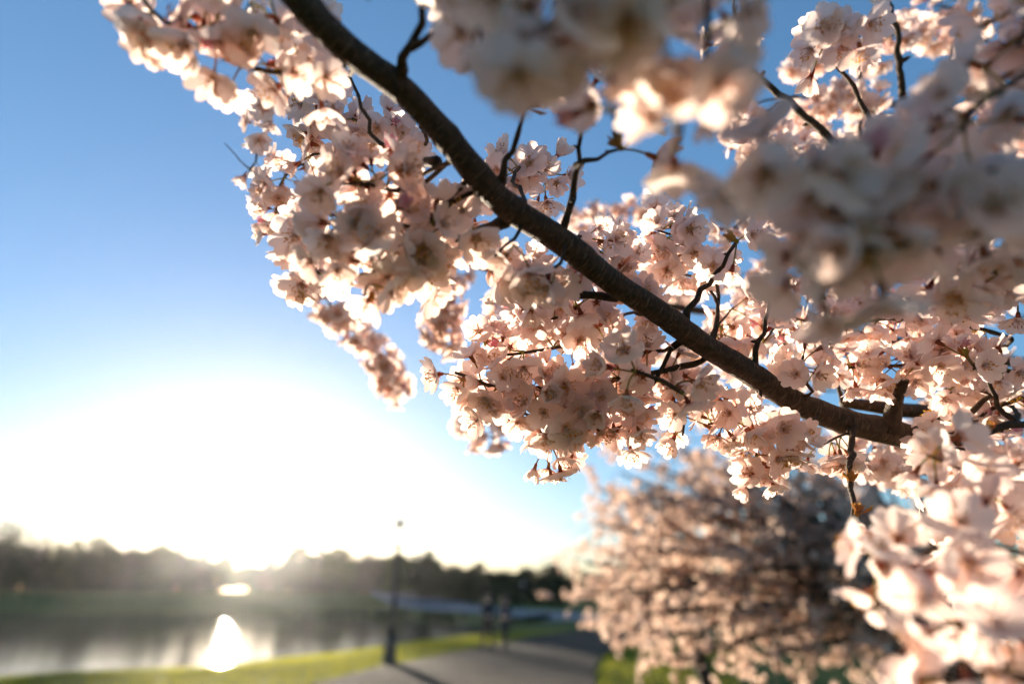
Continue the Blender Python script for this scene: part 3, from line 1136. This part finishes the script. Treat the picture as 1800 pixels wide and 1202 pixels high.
def bare(pts, r0, r1, sides=7, lump=.08, root=False, tip=2):
    w3 = [P(*q) for q in pts]
    if root:
        a = _sk[np.argmin(np.linalg.norm(_sk - w3[0], axis=1))]
        w3[0] = a
    path, rad = catmull(w3, np.linspace(r0, r1, len(w3)) * mm, .01)
    path[1:-1] += rng.normal(0, .0012, (len(path) - 2, 3))
    rad = rad * np.linspace(1.0, .62, len(rad))
    rad = rad * (1 + .16 * (rng.random(len(rad)) > .7))
    if tip:
        dd = path[-1] - path[-2]
        SPURS.append((path[-1], dd / np.linalg.norm(dd), tip))
    rad[0] *= 1.5
    rad[1] *= 1.15
    acc = Acc()
    v, f = tube(path, rad, sides, True, lump, int(rng.integers(9999)))
    acc.add(v - TREE_INV, f)
    # knobbly bud spurs
    for i in range(3, len(path) - 1, 4):
        d = rng.normal(size=3)
        d /= np.linalg.norm(d)
        q = path[i]
        v, f = tube([q, q + d * rad[i] * 1.8, q + d * rad[i] * 2.6], [rad[i] * .8, rad[i] * .6, rad[i] * .2], 5)
        acc.add(v - TREE_INV, f)
    obj('twig', acc.mesh('twig', [M['bark']]), tree)


# --- visible twigs of dark wood
bare([(770, 286, .455), (735, 283, .47), (690, 268, .49), (655, 232, .5), (640, 190, .5), (612, 128, .5)], 3.6, 2.0, root=False)
bare([(700, 146, .41), (712, 108, .39), (733, 45, .365), (750, -30, .35)], 3.6, 2.8)
bare([(722, 82, .375), (758, 66, .365), (800, 42, .355)], 2.4, 1.8)
bare([(878, 325, .45), (893, 285, .44), (910, 240, .43), (925, 190, .42)], 3.2, 2.0)
bare([(992, 425, .48), (1002, 350, .465), (1014, 288, .445), (1024, 195, .43)], 3.6, 2.4)
bare([(1013, 292, .445), (1050, 278, .43), (1092, 262, .415)], 2.4, 1.6)
bare([(1203, 575, .55), (1222, 525, .55), (1258, 482, .55), (1295, 425, .54)], 3.8, 2.6)
bare([(1327, 655, .585), (1334, 600, .58), (1350, 548, .58), (1358, 505, .58)], 3.6, 2.4)
bare([(1562, 752, .625), (1572, 715, .615), (1588, 668, .60)], 9.5, 8.0, 10, tip=3)
bare([(1500, 748, .61), (1497, 800, .57), (1494, 850, .54), (1506, 905, .50), (1538, 965, .46)], 3.4, 2.6, tip=2)
bare([(1680, 776, .50), (1735, 757, .50), (1840, 735, .50)], 3.2, 4.2)
bare([(1840, 765, .58), (1768, 728, .56), (1742, 682, .55), (1700, 628, .55)], 3.4, 2.2)
bare([(1690, 425, .5), (1622, 332, .5), (1560, 250, .5), (1510, 175, .5), (1450, 78, .5)], 3.4, 2.2)
bare([(1620, 380, .74), (1550, 325, .73), (1450, 236, .71), (1350, 148, .7), (1276, 86, .7)], 7.0, 4.5, 8)
bare([(1287, 96, .7), (1292, 30, .7), (1290, -20, .7)], 3.2, 2.2)
bare([(1590, 200, .82), (1580, 110, .8), (1578, 60, .8), (1552, -25, .8)], 5.6, 4.2)
bare([(1515, 320, 1.0), (1512, 150, 1.0), (1508, 60, 1.0)], 5, 4)
bare([(475, 326, .80), (440, 300, .80), (395, 252, .80)], 1.6, 1.0, tip=0)
bare([(890, 388, .46), (840, 408, .47), (790, 425, .47), (700, 432, .46)], 4.2, 2.6)

# --- blossom, laid out from the photograph
spray([(606, 112, .42), (540, 126, .42), (470, 124, .41), (395, 100, .40), (340, 55, .39), (290, 42, .385), (245, -10, .38)], 10, 2.6, 1.3, root=False, k=(2, 4))
spray([(470, -50, .38), (440, -5, .385), (370, 5, .385), (320, -20, .38)], 7, 2, 1.2, k=(3, 4))
spray([(560, 55, .46), (530, 75, .46), (505, 60, .46)], 4)
spray([(600, 150, .6), (520, 155, .70), (484, 185, .75), (464, 235, .78), (446, 285, .8), (430, 318, .8)], 11, 2.0, 1.0)
spray([(745, 262, .6), (670, 225, .6), (590, 205, .6), (540, 225, .62)], 9, 2.4, 1.2)
spray([(735, 240, .63), (650, 265, .61), (570, 272, .6), (530, 280, .62)], 7, 2.4, 1.2)
spray([(880, 395, .48), (800, 415, .46), (700, 395, .44), (630, 385, .43), (575, 376, .43)], 9, 2.8, 1.3)
spray([(760, 430, .46), (680, 440, .44), (620, 440, .43), (575, 445, .43)], 7)
spray([(720, 340, .46), (650, 325, .44), (595, 325, .43)], 5)
spray([(690, 445, .44), (650, 485, .43), (640, 520, .43)], 3, k=(2, 4))
spray([(530, 290, .7), (492, 325, .72), (488, 370, .72), (500, 400, .72)], 8)
spray([(740, 445, .46), (725, 490, .45)], 3)
spray([(540, 440, .95), (550, 490, 1.05), (600, 560, 1.1), (660, 620, 1.1), (704, 695, 1.12)], 36, 2.4, 1.2)
spray([(560, 470, 1.0), (530, 490, 1.02)], 6, root=False)
spray([(620, 420, .5), (560, 400, .5), (520, 420, .5)], 3)
spray([(640, 480, .5), (580, 490, .5), (545, 470, .5)], 3)
spray([(800, 460, 1.0), (785, 530, 1.0), (772, 580, 1.0), (785, 610, 1.0)], 20, 2.4, 1.2)
spray([(900, 520, 1.05), (870, 560, 1.0), (900, 590, 1.0)], 7)
spray([(1075, 525, .53), (960, 503, .52), (880, 478, .5), (820, 452, .49)], 8, 4.4, 2.6)
spray([(905, 420, .45), (870, 450, .43)], 3, k=(3, 4))
spray([(985, 460, .46), (960, 485, .445)], 3, k=(3, 4))
spray([(850, 350, .5), (820, 375, .52), (790, 360, .53)], 4)
spray([(900, 318, .52), (925, 290, .58), (955, 305, .6), (965, 330, .6)], 8)
# in focus
spray([(1235, 635, .575), (1150, 655, .565), (1050, 672, .56), (950, 682, .56), (860, 675, .56), (800, 655, .57)], 17, 3.4, 1.4, jit=9)
spray([(1150, 672, .565), (1080, 705, .56), (1000, 730, .555), (930, 738, .56), (855, 715, .57)], 13, 2.6, 1.3, jit=9)
spray([(1010, 735, .565), (975, 775, .57), (945, 800, .57)], 6, root=False)
spray([(1150, 620, .585), (1050, 605, .58), (960, 615, .58), (880, 622, .58), (838, 612, .58)], 11, 2.6, 1.2, jit=9)
spray([(1240, 650, .57), (1205, 715, .565), (1200, 765, .57)], 6, root=False)
spray([(1100, 700, .555), (1105, 760, .56)], 4, root=False)
spray([(1200, 690, .52), (1150, 660, .50), (1110, 650, .49)], 4, root=False, k=(3, 4))
spray([(1080, 555, .66), (1000, 555, .66), (930, 565, .66), (905, 610, .67)], 13)
spray([(1040, 540, .60), (960, 560, .6), (930, 550, .6)], 6)
spray([(1015, 415, .55), (1045, 432, .58), (1075, 462, .6), (1125, 495, .62)], 9)
spray([(1180, 340, 1.25), (1110, 375, 1.3), (1050, 378, 1.3), (990, 395, 1.3)], 14)
spray([(1255, 500, .6), (1225, 450, .62), (1190, 415, .62), (1155, 405, .62)], 10)
spray([(1225, 490, .64), (1175, 475, .65), (1160, 445, .65)], 6)
spray([(1150, 540, .6), (1110, 530, .6)], 4)
# near, overhead
spray([(900, -150, .28), (905, -50, .27), (930, 10, .26), (960, 60, .255), (980, 105, .25)], 5, 2, 1.2, k=(3, 4))
spray([(1100, -200, .26), (1090, -60, .25), (1070, 0, .25), (1065, 55, .25)], 5, 2, 1.2, k=(3, 4))
spray([(1220, -150, .26), (1180, -40, .26), (1160, 30, .26), (1165, 85, .26)], 5, 2, 1.2, k=(3, 4))
spray([(820, -80, .32), (830, 10, .32), (845, 80, .33)], 3, 1.6, 1.0, k=(2, 3))
spray([(845, 85, .33), (805, 130, .34)], 1, 1.2, 1.0, k=(2, 2), root=False)
spray([(1165, 95, .26), (1195, 200, .27), (1190, 265, .29)], 3, 1.6, 1.0, k=(3, 4), root=False)
spray([(1065, 90, .26), (1072, 180, .28), (1085, 240, .34)], 2, 1.4, 1.0, k=(2, 3), root=False)
spray([(645, -60, .30), (648, 0, .30)], 1, 1.0, .8, k=(1, 1), start=.8)
spray([(1010, -120, .27), (1000, -20, .265), (1010, 50, .26)], 3, 2, 1.2, k=(3, 4))
spray([(1240, -100, .28), (1250, 0, .28), (1240, 90, .28), (1230, 150, .28)], 4, 2, 1.2, k=(3, 4))
# near, right
spray([(2000, 250, .32), (1800, 290, .29), (1650, 310, .28), (1530, 325, .27), (1420, 340, .265)], 6, 2.6, 1.2, k=(3, 4))
spray([(2000, 400, .32), (1800, 400, .29), (1650, 420, .27), (1520, 440, .26), (1440, 435, .26)], 5, 2.4, 1.2, k=(3, 4))
spray([(1960, 60, .34), (1840, 110, .32), (1750, 165, .31), (1690, 230, .30)], 7, 2.2, 1.2)
spray([(1960, 300, .34), (1800, 325, .32), (1720, 355, .31), (1660, 420, .31)], 6, 2.2, 1.2)
spray([(1920, -60, .36), (1830, 0, .34), (1790, 80, .33)], 6, 2, 1.2)
spray([(1920, 200, .42), (1800, 200, .42), (1720, 260, .42), (1650, 300, .42)], 7, 2, 1.2)
spray([(1900, 470, .42), (1780, 480, .42), (1660, 470, .42), (1580, 480, .40)], 8, 2, 1.2)
spray([(1560, 360, .28), (1440, 330, .27), (1350, 320, .265)], 3, 2, 1.2, k=(3, 4), root=False)
spray([(1600, 440, .28), (1480, 450, .27), (1400, 440, .265)], 3, 2, 1.2, k=(3, 4), root=False)
spray([(1520, 300, .29), (1430, 300, .28), (1345, 320, .275)], 4, 2, 1.2, k=(3, 4), root=False)
spray([(1400, 330, .8), (1330, 260, .85), (1290, 190, .9), (1280, 150, .9)], 12)
spray([(1420, 380, .75), (1330, 370, .75), (1290, 400, .75)], 8)
# upper right, farther
spray([(1450, 78, .5), (1470, 50, .49), (1520, 50, .48)], 4, 2, 1.4, root=False, k=(3, 4))
spray([(1292, 40, .7), (1296, 10, .7)], 2, 1.6, 1.2, root=False, k=(3, 4))
spray([(1740, 80, 1.1), (1640, 60, 1.05), (1570, 60, 1.0), (1515, 110, 1.0)], 16)
spray([(1560, 180, 1.0), (1480, 178, 1.0), (1425, 200, 1.0), (1410, 240, 1.0)], 14)
spray([(1430, 130, 1.0), (1385, 100, 1.0)], 3)
spray([(1700, 20, 1.05), (1640, 10, 1.0)], 6)
spray([(1720, 120, 1.2), (1660, 130, 1.2)], 5)
spray([(1290, 190, .9), (1330, 235, .9), (1420, 268, .9), (1500, 280, .9)], 11)
spray([(1300, 250, .85), (1340, 290, .85)], 4)
# right, middle distance
spray([(1780, 600, .66), (1650, 562, .65), (1560, 560, .65), (1480, 570, .66), (1400, 560, .66)], 15, 3, 1.4)
spray([(1800, 660, .6), (1700, 640, .6), (1620, 640, .62), (1540, 645, .62), (1460, 645, .62)], 15, 3, 1.4)
spray([(1430, 690, .585), (1408, 655, .58), (1412, 625, .58)], 4, 2, 1.2)
spray([(1820, 520, .55), (1720, 502, .55), (1640, 500, .55)], 9)
spray([(1800, 700, .62), (1720, 690, .64), (1660, 690, .64)], 8)
spray([(1440, 560, .8), (1340, 520, .8), (1290, 560, .8), (1250, 615, .8)], 14)
spray([(1300, 650, .6), (1340, 600, .62), (1380, 555, .64)], 6)
spray([(1250, 590, .6), (1290, 540, .66)], 4)
spray([(1440, 735, .59), (1392, 752, .58), (1335, 785, .59), (1332, 845, .6)], 11)
spray([(1335, 705, .575), (1285, 740, .57), (1245, 745, .57)], 7)
spray([(1490, 760, .6), (1440, 785, .62)], 6)
spray([(1790, 800, .55), (1740, 830, .5)], 5)
spray([(1760, 800, .62), (1700, 790, .60), (1640, 785, .60)], 4)
spray([(1800, 840, .58), (1720, 850, .56), (1650, 850, .54)], 6)
spray([(1820, 620, .9), (1740, 740, .9), (1640, 770, .9), (1540, 790, .9)], 12)
spray([(1640, 830, .8), (1560, 820, .8), (1480, 800, .8)], 8)
# lower right, near
spray([(1920, 860, .45), (1770, 858, .42), (1690, 825, .40), (1630, 800, .40)], 9, 2.2, 1.2)
spray([(1985, 1000, .37), (1835, 975, .345), (1695, 955, .335), (1610, 975, .33), (1545, 1030, .325)], 8, 2.2, 1.2)
spray([(1985, 1100, .31), (1835, 1095, .285), (1735, 1095, .275), (1605, 1120, .285)], 6, 2.2, 1.2)
spray([(1900, 1210, .265), (1750, 1185, .255), (1610, 1190, .27)], 4, 2, 1.2)
spray([(1920, 930, .5), (1760, 905, .5), (1650, 900, .5)], 6, 2.2, 1.2)
spray([(1560, 1060, .31), (1490, 1085, .30)], 2, 1.4, 1.0, k=(2, 3), root=False)
spray([(1900, 1060, .45), (1750, 1040, .45), (1620, 1050, .45)], 5, 2, 1.2)
# far fill of the same crown
spray([(900, 745, 1.0), (850, 768, 1.05), (805, 752, 1.05)], 6)
spray([(1820, 560, 1.2), (1500, 520, 1.2), (1300, 482, 1.2), (1160, 545, 1.2)], 26)
spray([(1820, 700, 1.2), (1500, 690, 1.2), (1260, 660, 1.2), (1100, 600, 1.1), (950, 562, 1.1)], 32)
spray([(1820, 450, 1.3), (1500, 400, 1.3), (1300, 390, 1.3)], 20)
spray([(1820, 762, 1.3), (1550, 762, 1.3), (1390, 742, 1.3), (1200, 720, 1.3)], 20)
spray([(1820, 300, 1.3), (1500, 220, 1.3)], 14)
spray([(1500, 620, 1.0), (1300, 600, 1.0), (1180, 610, 1.0)], 16)

# --- turn spurs into placed flowers
_bx, _by, _bd = project(SKEL[1][0])
_br = SKEL[1][1] / _bd * F


def hides_bough(p):
    """blossom grows below, behind and around the bough, not across its face"""
    x, y, d = [float(q[0]) for q in project(p[None, :])]
    k = np.argmin((_bx - x) ** 2 + (_by - y) ** 2)
    dist = math.hypot(_bx[k] - x, _by[k] - y)
    return d < _bd[k] + .012 and dist < _br[k] + .012 / d * F and not (x > 1600)


FL = []            # matrix 3x3, origin, template index
for p, d, k in SPURS:
    dirs = []
    for i in range(k):
        for _ in range(14):
            q = rng.normal(size=3) + d * 0.75
            q /= np.linalg.norm(q)
            if all(np.dot(q, o_) < .72 for o_ in dirs):
                break
        dirs.append(q)
        t = int(rng.choice(len(KINDS_), p=WT))
        a = np.cross(q, rng.normal(size=3))
        a /= np.linalg.norm(a)
        # the head nods sideways along local X: prefer to nod down a little
        dn = np.array([0, 0, -1.0]) - q * (-q[2])
        if np.linalg.norm(dn) > .2 and rng.random() < .55:
            a = dn / np.linalg.norm(dn)
        b = np.cross(q, a)
        s = rng.uniform(.88, 1.20)
        R = np.column_stack([a, b, q]) * s
        if hides_bough(p + R @ HI[t]['head']):
            continue
        FL.append((R, p, t))
heads = np.array([o_ + R @ HI[t]['head'] for R, o_, t in FL])
hx, hy, hd = project(heads)

# --- which ones show largest: paint discs front to back on a coarse grid
gw, gh = 450, 300
zb = np.zeros((gh, gw), bool)
area = np.zeros(len(FL))
for i in np.argsort(hd):
    if hd[i] < .05:
        continue
    r = .0145 / hd[i] * F / 4
    cx, cy_ = hx[i] / 4, hy[i] / 4
    x0, x1, y0, y1 = int(max(0, cx - r)), int(min(gw, cx + r + 1)), int(max(0, cy_ - r)), int(min(gh, cy_ + r + 1))
    if x0 >= x1 or y0 >= y1:
        continue
    yy, xx = np.mgrid[y0:y1, x0:x1]
    m_ = ((xx - cx) ** 2 + (yy - cy_) ** 2 < r * r) & ~zb[y0:y1, x0:x1]
    area[i] = m_.sum()
    zb[y0:y1, x0:x1] |= m_
blur = F * .0133 * np.abs(1 / np.maximum(hd, .05) - 1 / .565)
sharp = area / (1 + (blur / 4) ** 2)
buds = np.array([KINDS_[t] == 'bud' for *_, t in FL])
split_ids = set([int(i) for i in np.argsort(-np.where(buds, 0, sharp))[:58]])
one_ids = [int(i) for i in np.argsort(-area) if int(i) not in split_ids and area[i] > 0][:238]
one_set = set(one_ids)

mats = [M[k] for k in FLOWER_MATS]
ME_ONE = [mesh_np('blossom', v, f, mats, m) for v, f, m in HI_J]
ME_STALK = [t['stalk'].mesh('blossom', mats) for t in HI]
ME_PET = [[mesh_np('petal', v, f, mats, m) for v, f, m in t['petals']] for t in HI]
ME_STA = [t['stamens'].mesh('stamens', mats) if t['stamens'].v else None for t in HI]


def m4(R, o_):
    m = Matrix.Identity(4)
    for i in range(3):
        for j in range(3):
            m[i][j] = float(R[i][j])
        m[i][3] = float(o_[i])
    return m


T_INV = Matrix.Translation((-TREE_INV[0], -TREE_INV[1], -TREE_INV[2]))
for i, (R, o_, t) in enumerate(FL):
    if i in split_ids:
        b = obj('blossom', ME_STALK[t], tree)
        b.matrix_local = T_INV @ m4(R, o_)
        for pm in ME_PET[t]:
            obj('petal', pm, b)
        if ME_STA[t]:
            obj('stamens', ME_STA[t], b)
    elif i in one_set:
        b = obj('bud' if KINDS_[t] == 'bud' else 'blossom', ME_ONE[t], tree)
        b.matrix_local = T_INV @ m4(R, o_)

rest = [i for i in range(len(FL)) if i not in split_ids and i not in one_set]
HI_F = [flat(t) for t in HI_J]
LO_F = [flat(t) for t in LO_J]
fa = Fast()
for i in rest:
    R, o_, t = FL[i]
    fa.add((HI_F if hd[i] < .5 else LO_F)[t], R, o_ - TREE_INV)
obj('blossom_mass', fa.mesh('blossom_mass', mats), tree, kind='stuff')


# --- unfolding leaf buds
def leaf_bud_mesh(seed):
    r_ = np.random.default_rng(seed)
    acc = Acc()
    for k in range(6):
        L = r_.uniform(.009, .017)
        v, f = petal_shape(L, L * .24, 4, 2, r_.uniform(.5, 1.3), r_.uniform(.6, 1.5), 1.2, .05, r_)
        acc.add(rotz(v, k * 1.05 + r_.normal(0, .3)), f)
    v, f = lathe([(.0012, -.002), (.0026, 0), (.0024, .003), (.0010, .005)], 7)
    acc.add(v, f)
    return acc.mesh('leaf_bud', [M['leaf_bud']])


LB = [leaf_bud_mesh(i) for i in range(4)]
for i, (x, y, d) in enumerate([(1494, 850, .54), (1506, 905, .50), (1538, 965, .46), (800, 42, .355), (1092, 262, .415), (1295, 425, .54), (1358, 505, .58), (1700, 628, .55), (1450, 78, .5), (1735, 757, .50), (700, 432, .46), (925, 190, .42), (1024, 195, .43)]):
    b = obj('leaf_bud', LB[i % 4], tree)
    q = rng.normal(size=3) + np.array([0, 0, .6])
    q /= np.linalg.norm(q)
    a = np.cross(q, rng.normal(size=3))
    a /= np.linalg.norm(a)
    b.matrix_local = T_INV @ m4(np.column_stack([a, np.cross(q, a), q]) * rng.uniform(.7, 1.0), P(x, y, d))


# ---------------------------------------------------------------- background cherry trees
def mini_flower(seed):
    """five notched petals of two triangles and a heart, 34 mm across"""
    r_ = np.random.default_rng(seed)
    a = Acc()
    for k in range(5):
        el = r_.uniform(.1, .7)
        L = .017
        v = np.array([(.001, 0, 0), (L * .75, -L * .48, .2 * L), (L, -L * .2, .1 * L), (L * .88, 0, 0), (L, L * .2, .1 * L), (L * .75, L * .48, .2 * L)])
        c, s = math.cos(el), math.sin(el)
        v = np.column_stack([v[:, 0] * c - v[:, 2] * s, v[:, 1], v[:, 0] * s + v[:, 2] * c])
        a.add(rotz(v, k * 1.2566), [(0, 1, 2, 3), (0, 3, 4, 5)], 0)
    a.add(np.array([(.003, 0, .001), (-.0015, .0026, .001), (-.0015, -.0026, .001), (0, 0, .005)]), [(0, 1, 3), (1, 2, 3), (2, 0, 3)], 1)
    return np.concatenate(a.v), a.f, a.m


MINI = [flat(mini_flower(i)) for i in range(5)]


def back_cherry(name, label, base, hgt, limbs, n_tw, n_fl, seed, spread):
    r_ = np.random.default_rng(seed)
    root = thing(name, label, 'tree', tuple(base), 0, 'cherry trees beside the path')
    B0 = np.asarray(base, float)
    acc = Acc()
    path, rad = catmull([(0, 0, -.05), (.05, .02, .5), (-.02, .06, 1.0), (.05, 0, 1.5)], [.14, .11, .10, .085], .08)
    acc.add(*tube(path, rad, 12, lump=.06, seed=seed))
    obj('trunk', acc.mesh('trunk', [M['bark']]), root)
    tips = []
    for e in limbs:
        e = np.asarray(e, float)
        s = np.array([.0, .02, r_.uniform(.9, 1.45)])
        mid = s * .55 + e * .45 + np.array([0, 0, .25])
        path, rad = catmull([s, mid, e], [.05, .03, .010], .06)
        acc = Acc()
        acc.add(*tube(path, rad, 8, lump=.06, seed=seed + len(tips)))
        obj('limb', acc.mesh('limb', [M['bark']]), root)
        tips.append(path[len(path) // 4:])
    allp = np.concatenate(tips)
    acc = Acc()
    sp = []
    for k in range(n_tw):
        a = allp[r_.integers(len(allp))]
        d = r_.normal(size=3)
        d[2] = d[2] * .6 - .08
        d /= np.linalg.norm(d)
        ln = r_.uniform(.25, .75) * spread
        b = a + d * ln * .5 + r_.normal(0, .03, 3)
        c = a + d * ln + np.array([0, 0, -.12 * ln]) + r_.normal(0, .05, 3)
        path, rad = catmull([a, b, c], [.006, .004, .002], .06)
        acc.add(*tube(path, rad, 4, cap=False))
        sp.append(path)
    obj('twigs', acc.mesh('twigs', [M['bark']]), root)['kind'] = 'stuff'
    pts = np.concatenate(sp)
    fa = Fast()
    per = 8
    for k in range(n_fl // per):
        a = pts[r_.integers(len(pts))]
        qs = r_.normal(size=(per, 3))
        qs /= np.linalg.norm(qs, axis=1)[:, None]
        xs_ = np.cross(qs, r_.normal(size=(per, 3)))
        xs_ /= np.linalg.norm(xs_, axis=1)[:, None]
        ys_ = np.cross(qs, xs_)
        for j in range(per):
            R = np.column_stack([xs_[j], ys_[j], qs[j]]) * r_.uniform(.95, 1.3)
            fa.add(MINI[r_.integers(5)], R, a + qs[j] * r_.uniform(.015, .04))
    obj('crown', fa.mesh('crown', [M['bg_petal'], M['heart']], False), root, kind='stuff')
    return root


def rel(px, py, d, base):
    return P(px, py, d) - np.asarray(base)


b1 = (3.5, 5.1, 0.0)
limbs1 = [rel(x, y, d, b1) for x, y, d in [(1120, 860, 4.3), (1100, 960, 4.2), (1120, 1080, 4.0), (1190, 1160, 3.8), (1250, 820, 4.6), (1300, 1000, 3.9), (1400, 900, 4.4), (1450, 1050, 4.0), (1350, 1150, 3.6), (1240, 1080, 3.9), (1500, 800, 4.8), (1650, 900, 4.6), (1600, 1100, 4.2), (1200, 940, 4.4), (1750, 1000, 5.0), (1700, 780, 5.0), (1180, 1010, 4.2), (1160, 1120, 3.9), (1300, 900, 4.5), (1380, 1010, 4.1), (1520, 960, 4.5), (1200, 800, 4.9), (1100, 800, 4.8), (1150, 830, 4.6), (1330, 790, 4.8), (1420, 820, 4.7), (1230, 870, 4.5), (1050, 860, 4.7), (1280, 770, 5.2), (1180, 770, 5.2), (1380, 770, 5.2), (1480, 790, 5.2), (1090, 830, 5.0), (1560, 850, 4.9), (1600, 780, 5.3), (1420, 860, 3.9), (1480, 930, 3.8), (1380, 940, 3.8), (1340, 860, 4.0), (1050, 920, 4.6), (1030, 990, 4.5), (1060, 1040, 4.3), (1440, 990, 3.7)]]
back_cherry('cherry_tree', 'out of focus pink cherry tree at lower right, nearer of the two behind the bough', b1, 3, limbs1, 1300, 33000, 61, 1.0)
b2 = (2.7, 9.2, 0.0)
limbs2 = [rel(x, y, d, b2) for x, y, d in [(1015, 1010, 8.3), (1018, 1045, 8.2), (1060, 910, 8.6), (1060, 960, 8.4), (1100, 860, 9.0), (1065, 1085, 8.2), (1100, 1100, 8.3), (1150, 1000, 8.8), (1200, 900, 9.0), (1130, 1130, 8.0), (1260, 1000, 9.0), (1080, 900, 8.8), (1110, 940, 8.6), (1070, 1030, 8.4), (1160, 860, 9.2)]]
back_cherry('cherry_tree', 'farther out of focus pink cherry tree leaning over the path edge', b2, 3, limbs2, 520, 20000, 62, .9)

# ---------------------------------------------------------------- thin air volume added to imitate veiling glare around the sun
v, f = box(-470, 470, -80, 500, -2.5, 34)
hm, ht, hout = new_mat('glare_haze_air')
pv = ht.nodes.new('ShaderNodeVolumePrincipled')
pv.inputs['Color'].default_value = (0.95, 0.96, 1.0, 1)
pv.inputs['Density'].default_value = 0.0001
pv.inputs['Anisotropy'].default_value = 0.82
ht.links.new(pv.outputs[0], hout.inputs['Volume'])
obj('glare_haze', mesh_np('glare_haze', v, f, [hm], smooth=False), kind='stuff', label='thin evening haze over the park')
